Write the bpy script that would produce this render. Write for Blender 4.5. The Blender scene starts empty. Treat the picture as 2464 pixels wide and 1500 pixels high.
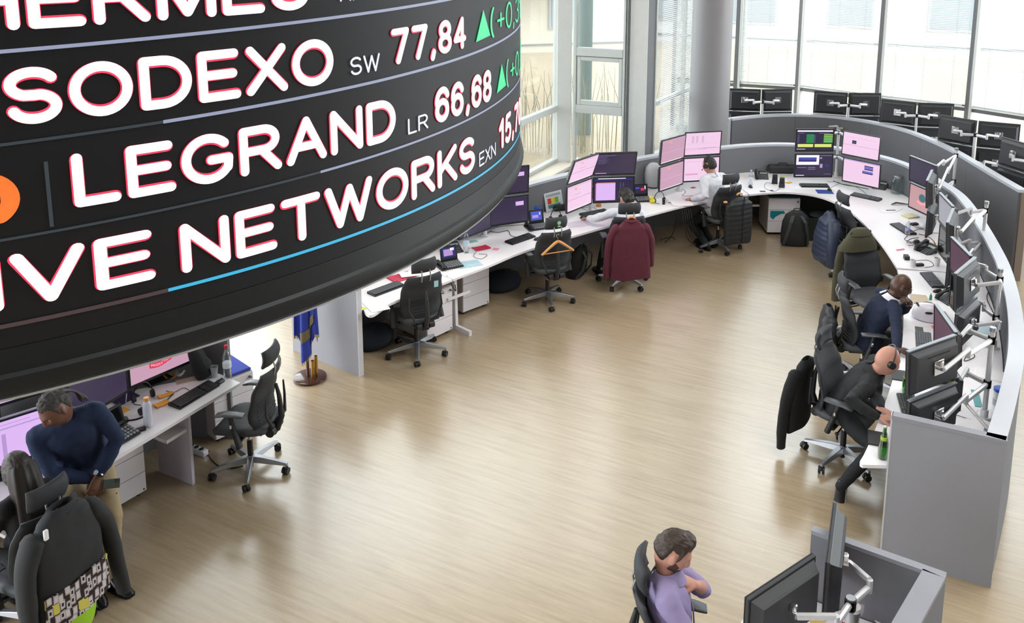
import bpy, math, random
from mathutils import Vector, Matrix, noise as mnoise
random.seed(7)
R = math.radians
PI = math.pi
scene = bpy.context.scene
COL = scene.collection

# ------------------------------------------------------------------ camera
FPX, CAMH, PITCH = 2200.0, 4.9, R(10.57)
PPY = 210.5
cam_d = bpy.data.cameras.new('camera'); cam = bpy.data.objects.new('camera', cam_d); COL.objects.link(cam)
cam.location = (0, 0, CAMH); cam.rotation_euler = (PI/2 - PITCH, 0, 0)
cam_d.sensor_width = 36.0; cam_d.sensor_fit = 'HORIZONTAL'; cam_d.lens = FPX/2464*36
cam_d.shift_y = -(750 - PPY)/2464; cam_d.clip_start = 0.1; cam_d.clip_end = 300
scene.camera = cam

# ------------------------------------------------------------------ world, lights, exposure
w = bpy.data.worlds.new('daylight'); scene.world = w; w.use_nodes = True
bgn = w.node_tree.nodes['Background']; bgn.inputs[0].default_value = (0.93, 0.97, 1.0, 1); bgn.inputs[1].default_value = 6.5
def area_light(name, loc, rot, sx, sy, power, col=(1, .97, .92)):
    d = bpy.data.lights.new(name, 'AREA'); d.shape = 'RECTANGLE'; d.size = sx; d.size_y = sy; d.energy = power; d.color = col
    o = bpy.data.objects.new(name, d); COL.objects.link(o); o.location = loc; o.rotation_euler = rot; return o
area_light('overhead_fill_lamp', (5.0, 5.0, 11.8), (0, 0, 0), 6, 6, 720, (1, .985, .96))  # unseen lamp added overhead to brighten the floor and throw the drum's shadow
area_light('fill_lamp', (3.0, -2.5, 11.8), (0, 0, 0), 8, 6, 360)  # added fill light from behind the camera, no fitting modelled
area_light('fill_lamp', (-6.5, 11.5, 11.8), (0, 0, 0), 5, 6, 620)  # added fill light for the left floor, end panel and desk
vs = scene.view_settings; vs.view_transform = 'Standard'; vs.look = 'None'; vs.gamma = 1.0; vs.use_curve_mapping = False; vs.exposure = 0.08

def at(px, py, z):
    """floor-plan point (world) where the photograph shows a point of known height z"""
    u = (px - 1232)/FPX; v = (PPY - py)/FPX
    d = Vector((u, math.cos(PITCH) + v*math.sin(PITCH), -math.sin(PITCH) + v*math.cos(PITCH)))
    t = (z - CAMH)/d.z
    return Vector((d.x*t, d.y*t, z))

# ------------------------------------------------------------------ materials
def lin(h):
    h = h.lstrip('#'); c = [int(h[i:i+2], 16)/255 for i in (0, 2, 4)]
    return tuple(x/12.92 if x <= .04045 else ((x+.055)/1.055)**2.4 for x in c)
MATS = {}
def mat(name, col, rough=.5, metal=0., var=.06, scale=8., bump=0., bscale=200., spec=.5, emit=0., trans=0., stretch=None, alpha=None):
    if name in MATS: return MATS[name]
    if isinstance(col, str): col = lin(col)
    m = bpy.data.materials.new(name); m.use_nodes = True; nt = m.node_tree; N = nt.nodes; L = nt.links
    b = N['Principled BSDF']; b.inputs['Roughness'].default_value = rough; b.inputs['Metallic'].default_value = metal
    b.inputs['Specular IOR Level'].default_value = spec
    tc = N.new('ShaderNodeTexCoord'); src = tc.outputs['Object']
    if stretch:
        mp = N.new('ShaderNodeMapping'); mp.inputs['Scale'].default_value = stretch; L.new(src, mp.inputs[0]); src = mp.outputs[0]
    nz = N.new('ShaderNodeTexNoise'); nz.inputs['Scale'].default_value = scale; nz.inputs['Detail'].default_value = 4; L.new(src, nz.inputs['Vector'])
    mx = N.new('ShaderNodeMix'); mx.data_type = 'RGBA'
    mx.inputs[6].default_value = tuple(c*(1-var) for c in col)+(1,); mx.inputs[7].default_value = tuple(min(1, c*(1+var)) for c in col)+(1,)
    L.new(nz.outputs[0], mx.inputs[0])
    if emit:
        b.inputs['Base Color'].default_value = (.01, .01, .012, 1)
        L.new(mx.outputs[2], b.inputs['Emission Color']); b.inputs['Emission Strength'].default_value = emit
    else:
        L.new(mx.outputs[2], b.inputs['Base Color'])
    if trans: b.inputs['Transmission Weight'].default_value = trans; b.inputs['IOR'].default_value = 1.45
    if alpha is not None:
        b.inputs['Alpha'].default_value = alpha
    if bump:
        n2 = N.new('ShaderNodeTexNoise'); n2.inputs['Scale'].default_value = bscale; n2.inputs['Detail'].default_value = 3; L.new(src, n2.inputs['Vector'])
        bp = N.new('ShaderNodeBump'); bp.inputs['Strength'].default_value = bump; bp.inputs['Distance'].default_value = .004
        L.new(n2.outputs[0], bp.inputs['Height']); L.new(bp.outputs[0], b.inputs['Normal'])
    MATS[name] = m
    return m

def glass_mat(name, tint, gloss=.12, rough=.02):
    if name in MATS: return MATS[name]
    m = bpy.data.materials.new(name); m.use_nodes = True; nt = m.node_tree; N = nt.nodes; L = nt.links
    N.remove(N['Principled BSDF']); out = N['Material Output']
    t = N.new('ShaderNodeBsdfTransparent'); t.inputs[0].default_value = tint+(1,)
    g = N.new('ShaderNodeBsdfGlossy'); g.inputs['Roughness'].default_value = rough
    fr = N.new('ShaderNodeLayerWeight'); fr.inputs[0].default_value = gloss
    x = N.new('ShaderNodeMixShader'); L.new(fr.outputs['Facing'], x.inputs[0]); L.new(t.outputs[0], x.inputs[1]); L.new(g.outputs[0], x.inputs[2]); L.new(x.outputs[0], out.inputs[0])
    MATS[name] = m
    return m

def floor_mat():
    m = bpy.data.materials.new('oak_plank_floor'); m.use_nodes = True; nt = m.node_tree; N = nt.nodes; L = nt.links
    b = N['Principled BSDF']; tc = N.new('ShaderNodeTexCoord')
    mp = N.new('ShaderNodeMapping'); mp.inputs['Rotation'].default_value = (0, 0, R(28)); L.new(tc.outputs['Object'], mp.inputs[0])
    br = N.new('ShaderNodeTexBrick'); br.offset = .37; br.inputs['Scale'].default_value = 1.0
    br.inputs['Brick Width'].default_value = 1.25; br.inputs['Row Height'].default_value = .185; br.inputs['Mortar Size'].default_value = .0016
    br.inputs['Color1'].default_value = (0, 0, 0, 1); br.inputs['Color2'].default_value = (1, 1, 1, 1); br.inputs['Mortar'].default_value = (.5, .5, .5, 1)
    L.new(mp.outputs[0], br.inputs['Vector'])
    st = N.new('ShaderNodeMapping'); st.inputs['Scale'].default_value = (1.1, 16, 1); L.new(mp.outputs[0], st.inputs[0])
    nz = N.new('ShaderNodeTexNoise'); nz.inputs['Scale'].default_value = 1.6; nz.inputs['Detail'].default_value = 7; nz.inputs['Roughness'].default_value = .62; L.new(st.outputs[0], nz.inputs['Vector'])
    ad = N.new('ShaderNodeMath'); ad.operation = 'MULTIPLY_ADD'; L.new(br.outputs['Color'], ad.inputs[0]); ad.inputs[1].default_value = .07; L.new(nz.outputs[0], ad.inputs[2])
    cr = N.new('ShaderNodeValToRGB'); e = cr.color_ramp.elements
    e[0].position = .25; e[0].color = lin('907d61')+(1,); e[1].position = .85; e[1].color = lin('b2a184')+(1,)
    e2 = cr.color_ramp.elements.new(.55); e2.color = lin('a59378')+(1,)
    L.new(ad.outputs[0], cr.inputs[0])
    mo = N.new('ShaderNodeMix'); mo.data_type = 'RGBA'; mo.inputs[7].default_value = lin('8d7657')+(1,)
    fm = N.new('ShaderNodeMath'); fm.operation = 'MULTIPLY'; fm.inputs[1].default_value = .35; L.new(br.outputs['Fac'], fm.inputs[0])
    L.new(fm.outputs[0], mo.inputs[0]); L.new(cr.outputs[0], mo.inputs[6]); L.new(mo.outputs[2], b.inputs['Base Color'])
    b.inputs['Roughness'].default_value = .30; b.inputs['Specular IOR Level'].default_value = .95; b.inputs['Coat Weight'].default_value = .75; b.inputs['Coat Roughness'].default_value = .20
    bp = N.new('ShaderNodeBump'); bp.inputs['Strength'].default_value = .08; bp.inputs['Distance'].default_value = .004; L.new(nz.outputs[0], bp.inputs['Height']); L.new(bp.outputs[0], b.inputs['Normal'])
    return m

M_FABRIC = mat('grey_partition_fabric', '75767b', .9, var=.10, scale=40, stretch=(1, 1, 14), bump=.25, bscale=300)
M_ENDF = mat('lit_partition_fabric', '93949a', .9, var=.10, scale=40, stretch=(1, 1, 14), bump=.25, bscale=300)  # same partition fabric, lightened to stand in for stronger light on end panels
M_CAP = mat('light_grey_partition_cap', 'b9bcc4', .45, var=.03)
M_WORKTOP = mat('white_worktop', 'e9e6ea', .38, var=.02)
M_WHITE = mat('white_lacquer', 'dedbe0', .4, var=.03)
M_BLACKP = mat('black_plastic', '17181a', .45, var=.2)
M_DARKP = mat('dark_grey_plastic', '26282b', .5, var=.15)
M_BLACKF = mat('black_chair_fabric', '2d2f33', .7, var=.2, scale=30, bump=.3, bscale=500)
M_GREYF = mat('dark_grey_chair_fabric', '46494e', .65, var=.18, scale=30, bump=.3, bscale=500)
M_ALU = mat('brushed_aluminium', 'a9abb0', .35, .85, var=.05)
M_CHROME = mat('chrome', 'd8d8da', .15, 1., var=.03)
M_FRAME = mat('window_frame_metal', 'c2c6c4', .45, .2, var=.04)
M_FRAMED = mat('dark_window_frame', '6a6c6f', .45, .3, var=.06)
M_ARM = mat('silver_arm_paint', 'cfcfd2', .35, .35, var=.04)
M_PAPER = mat('white_paper', 'eeecef', .7, var=.03)
M_RUBBER = mat('black_rubber', '101112', .6, var=.2)
M_GLASS = glass_mat('clear_glass', (.93, .96, .95))
M_PLASTIC_CLEAR = glass_mat('clear_plastic', (.86, .90, .92), .35, .08)
M_GREENGLASS = glass_mat('green_bottle_glass', (.10, .38, .05), .3, .05)
M_SKIN_L = mat('light_skin', 'b88a76', .5, var=.08, scale=14)
M_SKIN_P = mat('pale_pink_skin', 'bb8876', .48, var=.08, scale=14)
M_SKIN_D = mat('dark_brown_skin', '4d3428', .42, var=.10, scale=14)
M_SKIN_M = mat('brown_skin', '6f4a3b', .45, var=.10, scale=14)
M_WOOD = mat('hanger_wood', 'd79a5b', .4, var=.12, scale=12, stretch=(1, 10, 10))
M_CABLE = mat('black_cable', '141416', .5, var=.1)
M_WCABLE = mat('white_cable', 'd8d8da', .5, var=.05)

# ------------------------------------------------------------------ mesh building
class MB:
    def __init__(s): s.v = []; s.f = []; s.m = []; s.s = []
    def add(s, vs, fs, m=0, smooth=False, T=None):
        o = len(s.v)
        s.v += [tuple(T @ Vector(v)) for v in vs] if T is not None else [tuple(v) for v in vs]
        for f in fs: s.f.append([i+o for i in f]); s.m.append(m); s.s.append(smooth)
        return s
    def box(s, c, d, m=0, T=None, ch=0.):
        x, y, z = (q/2 for q in d); cx, cy, cz = c
        if not ch:
            vs = [(cx+a*x, cy+b*y, cz+e*z) for a in (-1, 1) for b in (-1, 1) for e in (-1, 1)]
            return s.add(vs, [(0, 1, 3, 2), (4, 6, 7, 5), (0, 4, 5, 1), (2, 3, 7, 6), (0, 2, 6, 4), (1, 5, 7, 3)], m, False, T)
        ch = min(ch, x*.9, y*.9, z*.9); vs = []; idx = {}
        for a in (-1, 1):
            for b in (-1, 1):
                for e in (-1, 1):
                    idx[a, b, e] = len(vs)
                    vs += [(cx+a*x, cy+b*(y-ch), cz+e*(z-ch)), (cx+a*(x-ch), cy+b*y, cz+e*(z-ch)), (cx+a*(x-ch), cy+b*(y-ch), cz+e*z)]
        fs = []
        for a in (-1, 1): fs.append([idx[a, b, e] for b, e in ((-1, -1), (1, -1), (1, 1), (-1, 1))][::a])
        for b in (-1, 1): fs.append([idx[a, b, e]+1 for a, e in ((-1, -1), (1, -1), (1, 1), (-1, 1))][::-b])
        for e in (-1, 1): fs.append([idx[a, b, e]+2 for a, b in ((-1, -1), (1, -1), (1, 1), (-1, 1))][::e])
        for p in (-1, 1):
            for q in (-1, 1):
                fs += [[idx[p, q, -1], idx[p, q, 1], idx[p, q, 1]+1, idx[p, q, -1]+1][::p*q],
                       [idx[p, -1, q], idx[p, -1, q]+2, idx[p, 1, q]+2, idx[p, 1, q]][::p*q*1],
                       [idx[-1, p, q]+1, idx[1, p, q]+1, idx[1, p, q]+2, idx[-1, p, q]+2][::p*q*-1]]
                for r_ in (-1, 1):
                    i = idx[p, q, r_]; fs.append([i, i+1, i+2][::p*q*r_])
        return s.add(vs, fs, m, False, T)
    def loft(s, rings, m=0, smooth=True, caps=True, closed=False, T=None):
        n = len(rings[0]); vs = [p for r in rings for p in r]; fs = []
        K = len(rings)
        for k in range(K if closed else K-1):
            a = k*n; b = ((k+1) % K)*n
            for i in range(n): j = (i+1) % n; fs.append((a+i, a+j, b+j, b+i))
        s.add(vs, fs, m, smooth, T)
        if caps and not closed:
            s.add(rings[0], [tuple(range(n))[::-1]], m, False, T); s.add(rings[-1], [tuple(range(n))], m, False, T)
        return s
    def tube(s, pts, r, n=8, m=0, closed=False, caps=True, T=None, flat=1.):
        pts = [Vector(p) for p in pts]; K = len(pts); rings = []; ref = None
        for i, p in enumerate(pts):
            if closed: d = pts[(i+1) % K]-pts[i-1]
            else: d = pts[min(i+1, K-1)]-pts[max(i-1, 0)]
            d = d.normalized() if d.length > 1e-9 else Vector((0, 0, 1))
            if ref is None:
                ref = Vector((0, 0, 1)) if abs(d.z) < .9 else Vector((1, 0, 0))
            x = ref - d*ref.dot(d)
            x = x.normalized() if x.length > 1e-6 else d.orthogonal().normalized()
            ref = x; y = d.cross(x); rr = r[i] if isinstance(r, (list, tuple)) else r
            rings.append([p + x*(rr*flat*math.cos(2*PI*k/n)) + y*(rr*math.sin(2*PI*k/n)) for k in range(n)])
        return s.loft(rings, m, True, caps, closed, T)
    def cyl(s, p0, p1, r0, r1=None, n=16, m=0, T=None): return s.tube([p0, p1], [r0, r0 if r1 is None else r1], n, m, T=T)
    def lathe(s, prof, n=20, m=0, T=None, c=(0, 0, 0)):
        rings = [[(c[0]+r*math.cos(2*PI*k/n), c[1]+r*math.sin(2*PI*k/n), c[2]+z) for k in range(n)] for r, z in prof]
        return s.loft(rings, m, True, True, False, T)
    def prism(s, poly, z0, z1, m=0, T=None, smooth=False):
        n = len(poly); vs = [(x, y, z0) for x, y in poly]+[(x, y, z1) for x, y in poly]
        fs = [tuple(range(n))[::-1], tuple(range(n, 2*n))]
        s.add(vs, fs, m, False, T)
        return s.add(vs, [(i, (i+1) % n, n+(i+1) % n, n+i) for i in range(n)], m, smooth, T)
    def ball(s, c, rx, ry=None, rz=None, n=14, m=0, T=None, k=8):
        ry = ry or rx; rz = rz or rx
        rings = [[(c[0]+rx*math.cos(t)*math.cos(2*PI*i/n), c[1]+ry*math.cos(t)*math.sin(2*PI*i/n), c[2]+rz*math.sin(t)) for i in range(n)] for t in [(-PI/2+.08)+(PI-.16)*j/k for j in range(k+1)]]
        return s.loft(rings, m, True, True, False, T)
    def slab(s, fn, nu, nv, th, m=0, T=None, smooth=True):
        """closed curved slab: fn(u,v)->point, thickness th(u,v) or const along the surface normal"""
        P = [[Vector(fn(i/nu, j/nv)) for j in range(nv+1)] for i in range(nu+1)]
        def nrm(i, j):
            a = P[min(i+1, nu)][j]-P[max(i-1, 0)][j]; b = P[i][min(j+1, nv)]-P[i][max(j-1, 0)]; c = a.cross(b)
            return c.normalized() if c.length > 1e-12 else Vector((0, 0, 1))
        t = th if callable(th) else (lambda u, v: th)
        vs = []; 
        for sgn in (.5, -.5):
            for i in range(nu+1):
                for j in range(nv+1): vs.append(P[i][j]+nrm(i, j)*(sgn*t(i/nu, j/nv)))
        W = nv+1; O = (nu+1)*W; fs = []
        for i in range(nu):
            for j in range(nv):
                a = i*W+j; fs.append((a, a+W, a+W+1, a+1)); fs.append((O+a, O+a+1, O+a+W+1, O+a+W))
        for i in range(nu):
            a = i*W; fs.append((a, O+a, O+a+W, a+W)); a = i*W+nv; fs.append((a, a+W, O+a+W, O+a))
        for j in range(nv):
            fs.append((j, j+1, O+j+1, O+j)); a = nu*W+j; fs.append((a, O+a, O+a+1, a+1))
        return s.add(vs, fs, m, smooth, T)
    def build(s, name, mats, parent=None, loc=None, rz=None, bevel=0., sharp=40):
        me = bpy.data.meshes.new(name); me.from_pydata(s.v, [], s.f)
        mats = mats if isinstance(mats, (list, tuple)) else [mats]
        for q in mats: me.materials.append(q)
        me.polygons.foreach_set('material_index', s.m); me.polygons.foreach_set('use_smooth', s.s); me.update()
        if any(s.s): me.set_sharp_from_angle(angle=R(sharp))
        o = bpy.data.objects.new(name, me); COL.objects.link(o)
        if parent is not None: o.parent = parent
        if loc is not None: o.location = loc
        if rz is not None: o.rotation_euler = (0, 0, rz)
        if bevel:
            b = o.modifiers.new('bevel', 'BEVEL'); b.width = bevel; b.segments = 2; b.limit_method = 'ANGLE'; b.angle_limit = R(50)
        return o

def tag(o, label, cat, group=None):
    o['label'] = label; o['category'] = cat
    if group: o['group'] = group
    return o
def thing(name, label, cat, loc=(0, 0, 0), rz=0., group=None):
    o = bpy.data.objects.new(name, None); o.empty_display_size = .1; COL.objects.link(o)
    o.location = loc; o.rotation_euler = (0, 0, rz); return tag(o, label, cat, group)
def structure(o): o['kind'] = 'structure'; return o
def dup(root, loc, rz, label, group=None):
    r = root.copy(); COL.objects.link(r); r.location = loc; r.rotation_euler = (0, 0, rz); r['label'] = label
    if group: r['group'] = group
    for ch in list(root.children):
        c = ch.copy(); COL.objects.link(c); c.parent = r
        for g in list(ch.children):
            d = g.copy(); COL.objects.link(d); d.parent = c
    return r
def spline(pts, n=8, closed=False):
    P = [Vector(p) for p in pts]; K = len(P); out = []
    for i in range(K if closed else K-1):
        if closed: a, b, c, d = P[i-1], P[i], P[(i+1) % K], P[(i+2) % K]
        else: a, b, c, d = P[max(i-1, 0)], P[i], P[i+1], P[min(i+2, K-1)]
        for k in range(n):
            t = k/n; out.append(.5*((2*b)+(c-a)*t+(2*a-5*b+4*c-d)*t*t+(3*b-a-3*c+d)*t**3))
    if not closed: out.append(P[-1])
    return out
def heading(p, q): return math.atan2(q[1]-p[1], q[0]-p[0])
def rotT(rz, loc=(0, 0, 0), rx=0, ry=0):
    return Matrix.Translation(loc) @ Matrix.Rotation(rz, 4, 'Z') @ Matrix.Rotation(ry, 4, 'Y') @ Matrix.Rotation(rx, 4, 'X')
# ================================================================== SETTING
b = MB(); b.box((0, 12, -.06), (60, 60, .12)); structure(b.build('floor', floor_mat()))
b = MB(); b.box((1, 2.5, 12.06), (34, 37, .12)); structure(b.build('ceiling', mat('ceiling_paint', '9a968f', .8)))
b = MB(); b.box((1, -14, 6), (34, .2, 12)); structure(b.build('wall_front', mat('grey_wall_paint', '8f8d8a', .8)))
b = MB(); b.box((15.5, -4, 6), (.2, 20, 12)); structure(b.build('wall_right', mat('grey_wall_paint', '8f8d8a', .8)))

def offset2(pts, d):
    out = []
    for i, p in enumerate(pts):
        t = (pts[min(i+1, len(pts)-1)]-pts[max(i-1, 0)]); t = Vector((t.x, t.y)).normalized()
        out.append(Vector((p.x - t.y*d, p.y + t.x*d, p.z)))
    return out
def wall_strip(A, B, z0, z1):
    m = MB(); m.loft([[(a.x, a.y, z0), (q.x, q.y, z0), (q.x, q.y, z1), (a.x, a.y, z1)] for a, q in zip(A, B)]); return m

# --- inner ring: low curved partition with light cap
O_px = [(1278, 436), (1367, 414), (1450, 395), (1535, 377), (1640, 360), (1732, 351), (1787, 346), (1861, 343), (1930, 345), (2020, 353), (2107, 370), (2157, 383), (2205, 401), (2262, 431), (2317, 466), (2355, 510), (2381, 550), (2406, 593), (2431, 644), (2452, 715), (2463, 790), (2462, 870), (2440, 980), (2418, 1060)]
O_ctl = [Vector((-2.50, 9.80, 0)), Vector((-1.19, 11.12, 0))]+[Vector((p.x, p.y, 0)) for p in (at(x, y, 1.2) for x, y in O_px)]
O = spline(O_ctl, 5); I = offset2(O, -.115)
lowp = thing('ring_partition', 'long low curved grey fabric partition behind the desks of the trading ring', 'partition', (0, 0, 0))
wall_strip(O, I, 0, 1.165).build('fabric_panel', M_FABRIC, lowp)
wall_strip(offset2(O, .006), offset2(I, -.006), 1.165, 1.2).build('cap_rail', M_CAP, lowp)
def end_panel(name, label, p0, p1, h=1.2, th=.06, side=1):
    r = thing(name, label, 'partition', (p0.x, p0.y, 0), heading(p0, p1)); L_ = (p1-p0).length
    MB().box((L_/2, side*th/2, (h-.03)/2), (L_, th, h-.03)).build('fabric_panel', M_ENDF, r)
    MB().box((L_/2, side*th/2, h-.015), (L_+.01, th+.01, .03)).build('cap_rail', mat('grey_partition_edge', '8e9098', .6), r)
    MB().box((-.006, side*th/2, h/2), (.012, th+.004, h)).build('edge_strip', mat('pale_edge_strip', 'c3c3c8', .5), r)
    return r
end_panel('end_partition', 'tall grey fabric end panel of the ring beside the man in the black suit', at(2120, 1340, 0), at(2384, 1416, 0), side=1)
p0 = at(864, 907, 0); end_panel('end_partition', 'grey fabric end panel of the ring beside the blue flag', p0, p0+Vector((-.86, .62, 0)), side=-1)

# --- outer ring: tall curved partition
T_px = [(1757, 284), (1800, 279), (1850, 275), (1900, 274), (1950, 275), (2000, 278), (2050, 284), (2100, 292), (2150, 303), (2200, 318), (2250, 338), (2300, 362), (2350, 391), (2400, 421), (2463, 457)]
TT = spline([Vector((p.x, p.y, 0)) for p in (at(x, y, 1.29) for x, y in T_px)], 4); TI = offset2(TT, -.06)
tallp = thing('outer_partition', 'higher curved grey partition wall standing behind the ring below the black monitors', 'partition')
cuts = [0, 13, 28, 38, 47, len(TT)-1]
for a, c in zip(cuts[:-1], cuts[1:]):
    A = TT[a:c+1]; B = TI[a:c+1]
    d = (A[-1]-A[-2]).normalized()*.004
    A2 = A[:-1]+[A[-1]-d]; B2 = B[:-1]+[B[-1]-d]
    wall_strip(A2, B2, 0, 1.25).build('fabric_panel', mat('dark_partition_fabric', '67686c', .9, var=.08, scale=40, bump=.25, bscale=300), tallp)
wall_strip(offset2(TT, .05), offset2(TI, -.004), 1.25, 1.29).build('cap_rail', M_CAP, tallp)
MB().box((TT[0].x-.02, TT[0].y-.03, .64), (.04, .09, 1.29)).build('end_post', M_CAP, tallp)
MB().box((TT[-1].x+.02, TT[-1].y, .625), (.10, .05, 1.25), T=None).build('end_post', mat('brown_panel_edge', '75695f', .6), tallp)

# --- worktops of the ring (desk height 0.74)
def near_i(pts, p): return min(range(len(pts)), key=lambda i: (pts[i].x-p.x)**2+(pts[i].y-p.y)**2)
REAR = offset2(I, -.012)
def worktop(name, label, front, r0, r1, mats=None):
    a, c = near_i(REAR, r0), near_i(REAR, r1)
    poly = [(p.x, p.y) for p in front]+[(p.x, p.y) for p in REAR[a:c+1][::-1]]
    o = MB().prism(poly, .712, .74).build(name, M_WORKTOP, bevel=.003); tag(o, label, 'desk top'); return o
def V2(x, y): return Vector((x, y, 0))
fL1 = spline([at(*p, .74) for p in [(874, 742), (882, 756), (900, 757), (940, 730), (1000, 706), (1088, 673)]], 4)
fL2 = spline([at(*p, .74) for p in [(1090, 672), (1180, 638), (1260, 605), (1400, 562), (1560, 518), (1650, 495), (1740, 478), (1800, 468)]], 4)
fA = spline([at(*p, .74) for p in [(1803, 468), (1850, 464), (1900, 463), (1960, 470), (2010, 487), (2050, 512), (2080, 540), (2115, 580), (2140, 615), (2158, 645)]], 4)
fR = spline([at(*p, .74) for p in [(2159, 649), (2168, 685), (2174, 740), (2173, 800), (2168, 845), (2153, 898), (2130, 970), (2102, 1043), (2080, 1092), (2069, 1112), (2076, 1119)]], 4)
_e0, _e1 = at(2120, 1340, 0), at(2384, 1416, 0); _u = (_e1-_e0).normalized(); _n = Vector((-_u.y, _u.x, 0))
fR += [_e0+_n*.075+_u*.0, _e0+_n*.075+_u*.52]
wt1 = worktop('worktop', 'short white worktop beside the grey end panel with the flag', fL1, V2(-2.05, 10.2), V2(-1.45, 10.8))
wt2 = worktop('worktop', 'long white worktop of the left arm in front of the window bay', fL2, V2(-1.44, 10.82), V2(3.45, 14.55))
wt3 = worktop('worktop', 'curved white worktop at the far bend of the ring below the four lit monitors', fA, V2(3.46, 14.56), V2(5.55, 10.2))
wt4 = worktop('worktop', 'curved white worktop of the right arm where two bald men sit', fR, V2(5.55, 10.15), V2(3.75, 6.45))
def desk_leg(p, h, top):
    T_ = rotT(h, (p.x, p.y, 0))
    MB().prism([(-.30, 0), (.30, 0), (.30, .06), (.06, .06), (.04, .708), (-.04, .708), (-.06, .06), (-.30, .06)], -.02, .02, T=T_ @ Matrix.Rotation(PI/2, 4, 'X')).build('leg', M_WHITE, top)
    MB().box((-.1, 0, .45), (.02, .35, .03), T=T_).build('bracket', M_WHITE, top)
desk_leg(at(1092, 790, 0)+V2(0, .0), R(135), wt2)
desk_leg(V2(4.72, 9.75), R(20), wt4)
desk_leg(V2(3.7, 13.85), R(90), wt3)

# --- desk and partition at lower left
LLa, LLb = at(584, 918, .74), at(273, 1105, .74); dl = (LLb-LLa).normalized(); nl = Vector((dl.y, -dl.x, 0))   # nl points away from the floor centre
if nl.x > 0: nl = -nl
LLend = LLa+dl*2.6
poly = [LLa+dl*.03, LLb, LLend, LLend+nl*.80, LLb+nl*.80, LLa+nl*.72+dl*.55, LLa+nl*.30]
o = MB().prism([(p.x, p.y) for p in poly][::-1], .712, .74).build('worktop', M_WORKTOP, bevel=.004); tag(o, 'white worktop at lower left on which the man in navy leans', 'desk top')
q0 = LLa+nl*.305-dl*.13; q0.z = 0; q2 = LLend+nl*.95; q2.z = 0
pt = spline([q0, V2(-3.22, 7.92), V2(-3.72, 7.25), q2], 6)
llw = o
lp = thing('low_partition', 'dark grey curved partition behind the lower left desk', 'partition')
wall_strip(pt, offset2(pt, -.06 if True else .06), 0, 1.17).build('fabric_panel', M_FABRIC, lp)
wall_strip(offset2(pt, .004), offset2(pt, -.064), 1.17, 1.2).build('cap_rail', M_CAP, lp)
o = llw
for k, (s, dd) in enumerate(((.55, .42), (1.95, .42))):
    c = LLa+dl*s+nl*.30
    T_ = rotT(math.atan2(nl.y, nl.x), (c.x, c.y, 0))
    MB().box((0, 0, .355), (.42, .03, .71), T=T_).build('side_panel', mat('lilac_white_panel', 'c9c4d2', .5), o)
    MB().box((-.06, .12, .52), (.25, .22, .03), T=T_).build('shelf', M_WHITE, o)

# --- near ring corner, lower right
NA, NB, NC = at(1958, 1265, 1.2), at(2278, 1378, 1.2), at(2213, 1500, 1.2); NC = NB+(NC-NB).normalized()*1.5
r = thing('corner_partition', 'dark grey L-shaped partition around the near desk in the lower right corner', 'partition')
u1 = (NB-NA).normalized(); n1 = Vector((u1.y, -u1.x, 0)); u2 = (NC-NB).normalized(); n2 = Vector((u2.y, -u2.x, 0))
mid = NB+n1*.055*0
def quadbox(a, c, n_, th, z0, z1): return wall_strip([a, c], [a+n_*th, c+n_*th], z0, z1)
quadbox(NA, NB, n1, .05, 0, 1.175).build('fabric_panel', M_FABRIC, r); quadbox(NA, NB, n1, .055, 1.175, 1.2).build('cap_rail', mat('grey_partition_edge', '8e9098', .6), r)
NB2 = NB+n1*.056
quadbox(NB2, NC, n2, .115, 0, 1.175).build('fabric_panel', M_FABRIC, r); quadbox(NB2, NC, n2, .12, 1.175, 1.2).build('cap_rail', mat('grey_partition_edge', '8e9098', .6), r)
dA = at(1797, 1478, .74)
poly = [NA+n1*.07-u1*.02, NB+n1*.07+n2*.14, NC+n2*.14, V2(.55, 3.55), dA+V2(-.42, -.55), dA, dA+V2(.20, .17)]
o = MB().prism([(p.x, p.y) for p in poly][::-1], .712, .74).build('worktop', M_WORKTOP, bevel=.004); tag(o, 'white worktop of the near desk inside the dark grey corner partition', 'desk top')

# --- window bay on the left and window front on the right
M_PANE = glass_mat('window_glass', (.95, .97, .97), .08)
ZT = 11.6
def post(m, p, q, z0, z1, d, mi=0):
    """upright or rail between plan points p and q (full width), depth d"""
    h = heading(p, q); L_ = math.hypot(q.x-p.x, q.y-p.y); c = (p+q)/2
    m.box((0, 0, 0), (L_, d, z1-z0), mi, T=rotT(h, (c.x, c.y, (z0+z1)/2)), ch=.006)
def along(p, q, t): return p+(q-p)*t
WZ = .8
A0, B0, B1, C0, D0, D1, E0, F0 = [Vector((v.x, v.y, 0)) for v in (at(1243, 437, WZ), at(1338, 387, WZ), at(1372, 387, WZ), at(1380, 388, WZ), at(1500, 400, WZ), at(1548, 399, WZ), at(1565, 382, WZ), at(1662, 330, WZ))]
AX = A0+(A0-B0)*1.5; AY = AX+V2(-7, 1.5); FX = F0+(F0-E0)*.2
winN = 0
def window(p, q, rails, split=None, z0=WZ, zt=ZT, fw=.05, name=None):
    """one glazed bay between plan points: frame, rails and pane(s)"""
    global winN; winN += 1
    m = MB(); L_ = (q-p).length; u = (q-p).normalized()
    post(m, p, p+u*fw, z0, zt, .10); post(m, q-u*fw, q, z0, zt, .10)
    for z, h in rails: post(m, p+u*fw, q-u*fw, z-h/2, z+h/2, .11)
    if split:
        for t in split: s = along(p, q, t); post(m, s-u*.025, s+u*.025, z0, zt, .08)
    o = m.build('window_%d' % winN, M_FRAME); structure(o)
    g = MB(); post(g, p+u*fw, q-u*fw, z0, zt, .012); g.build('pane', M_PANE, o)
    return o
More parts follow.
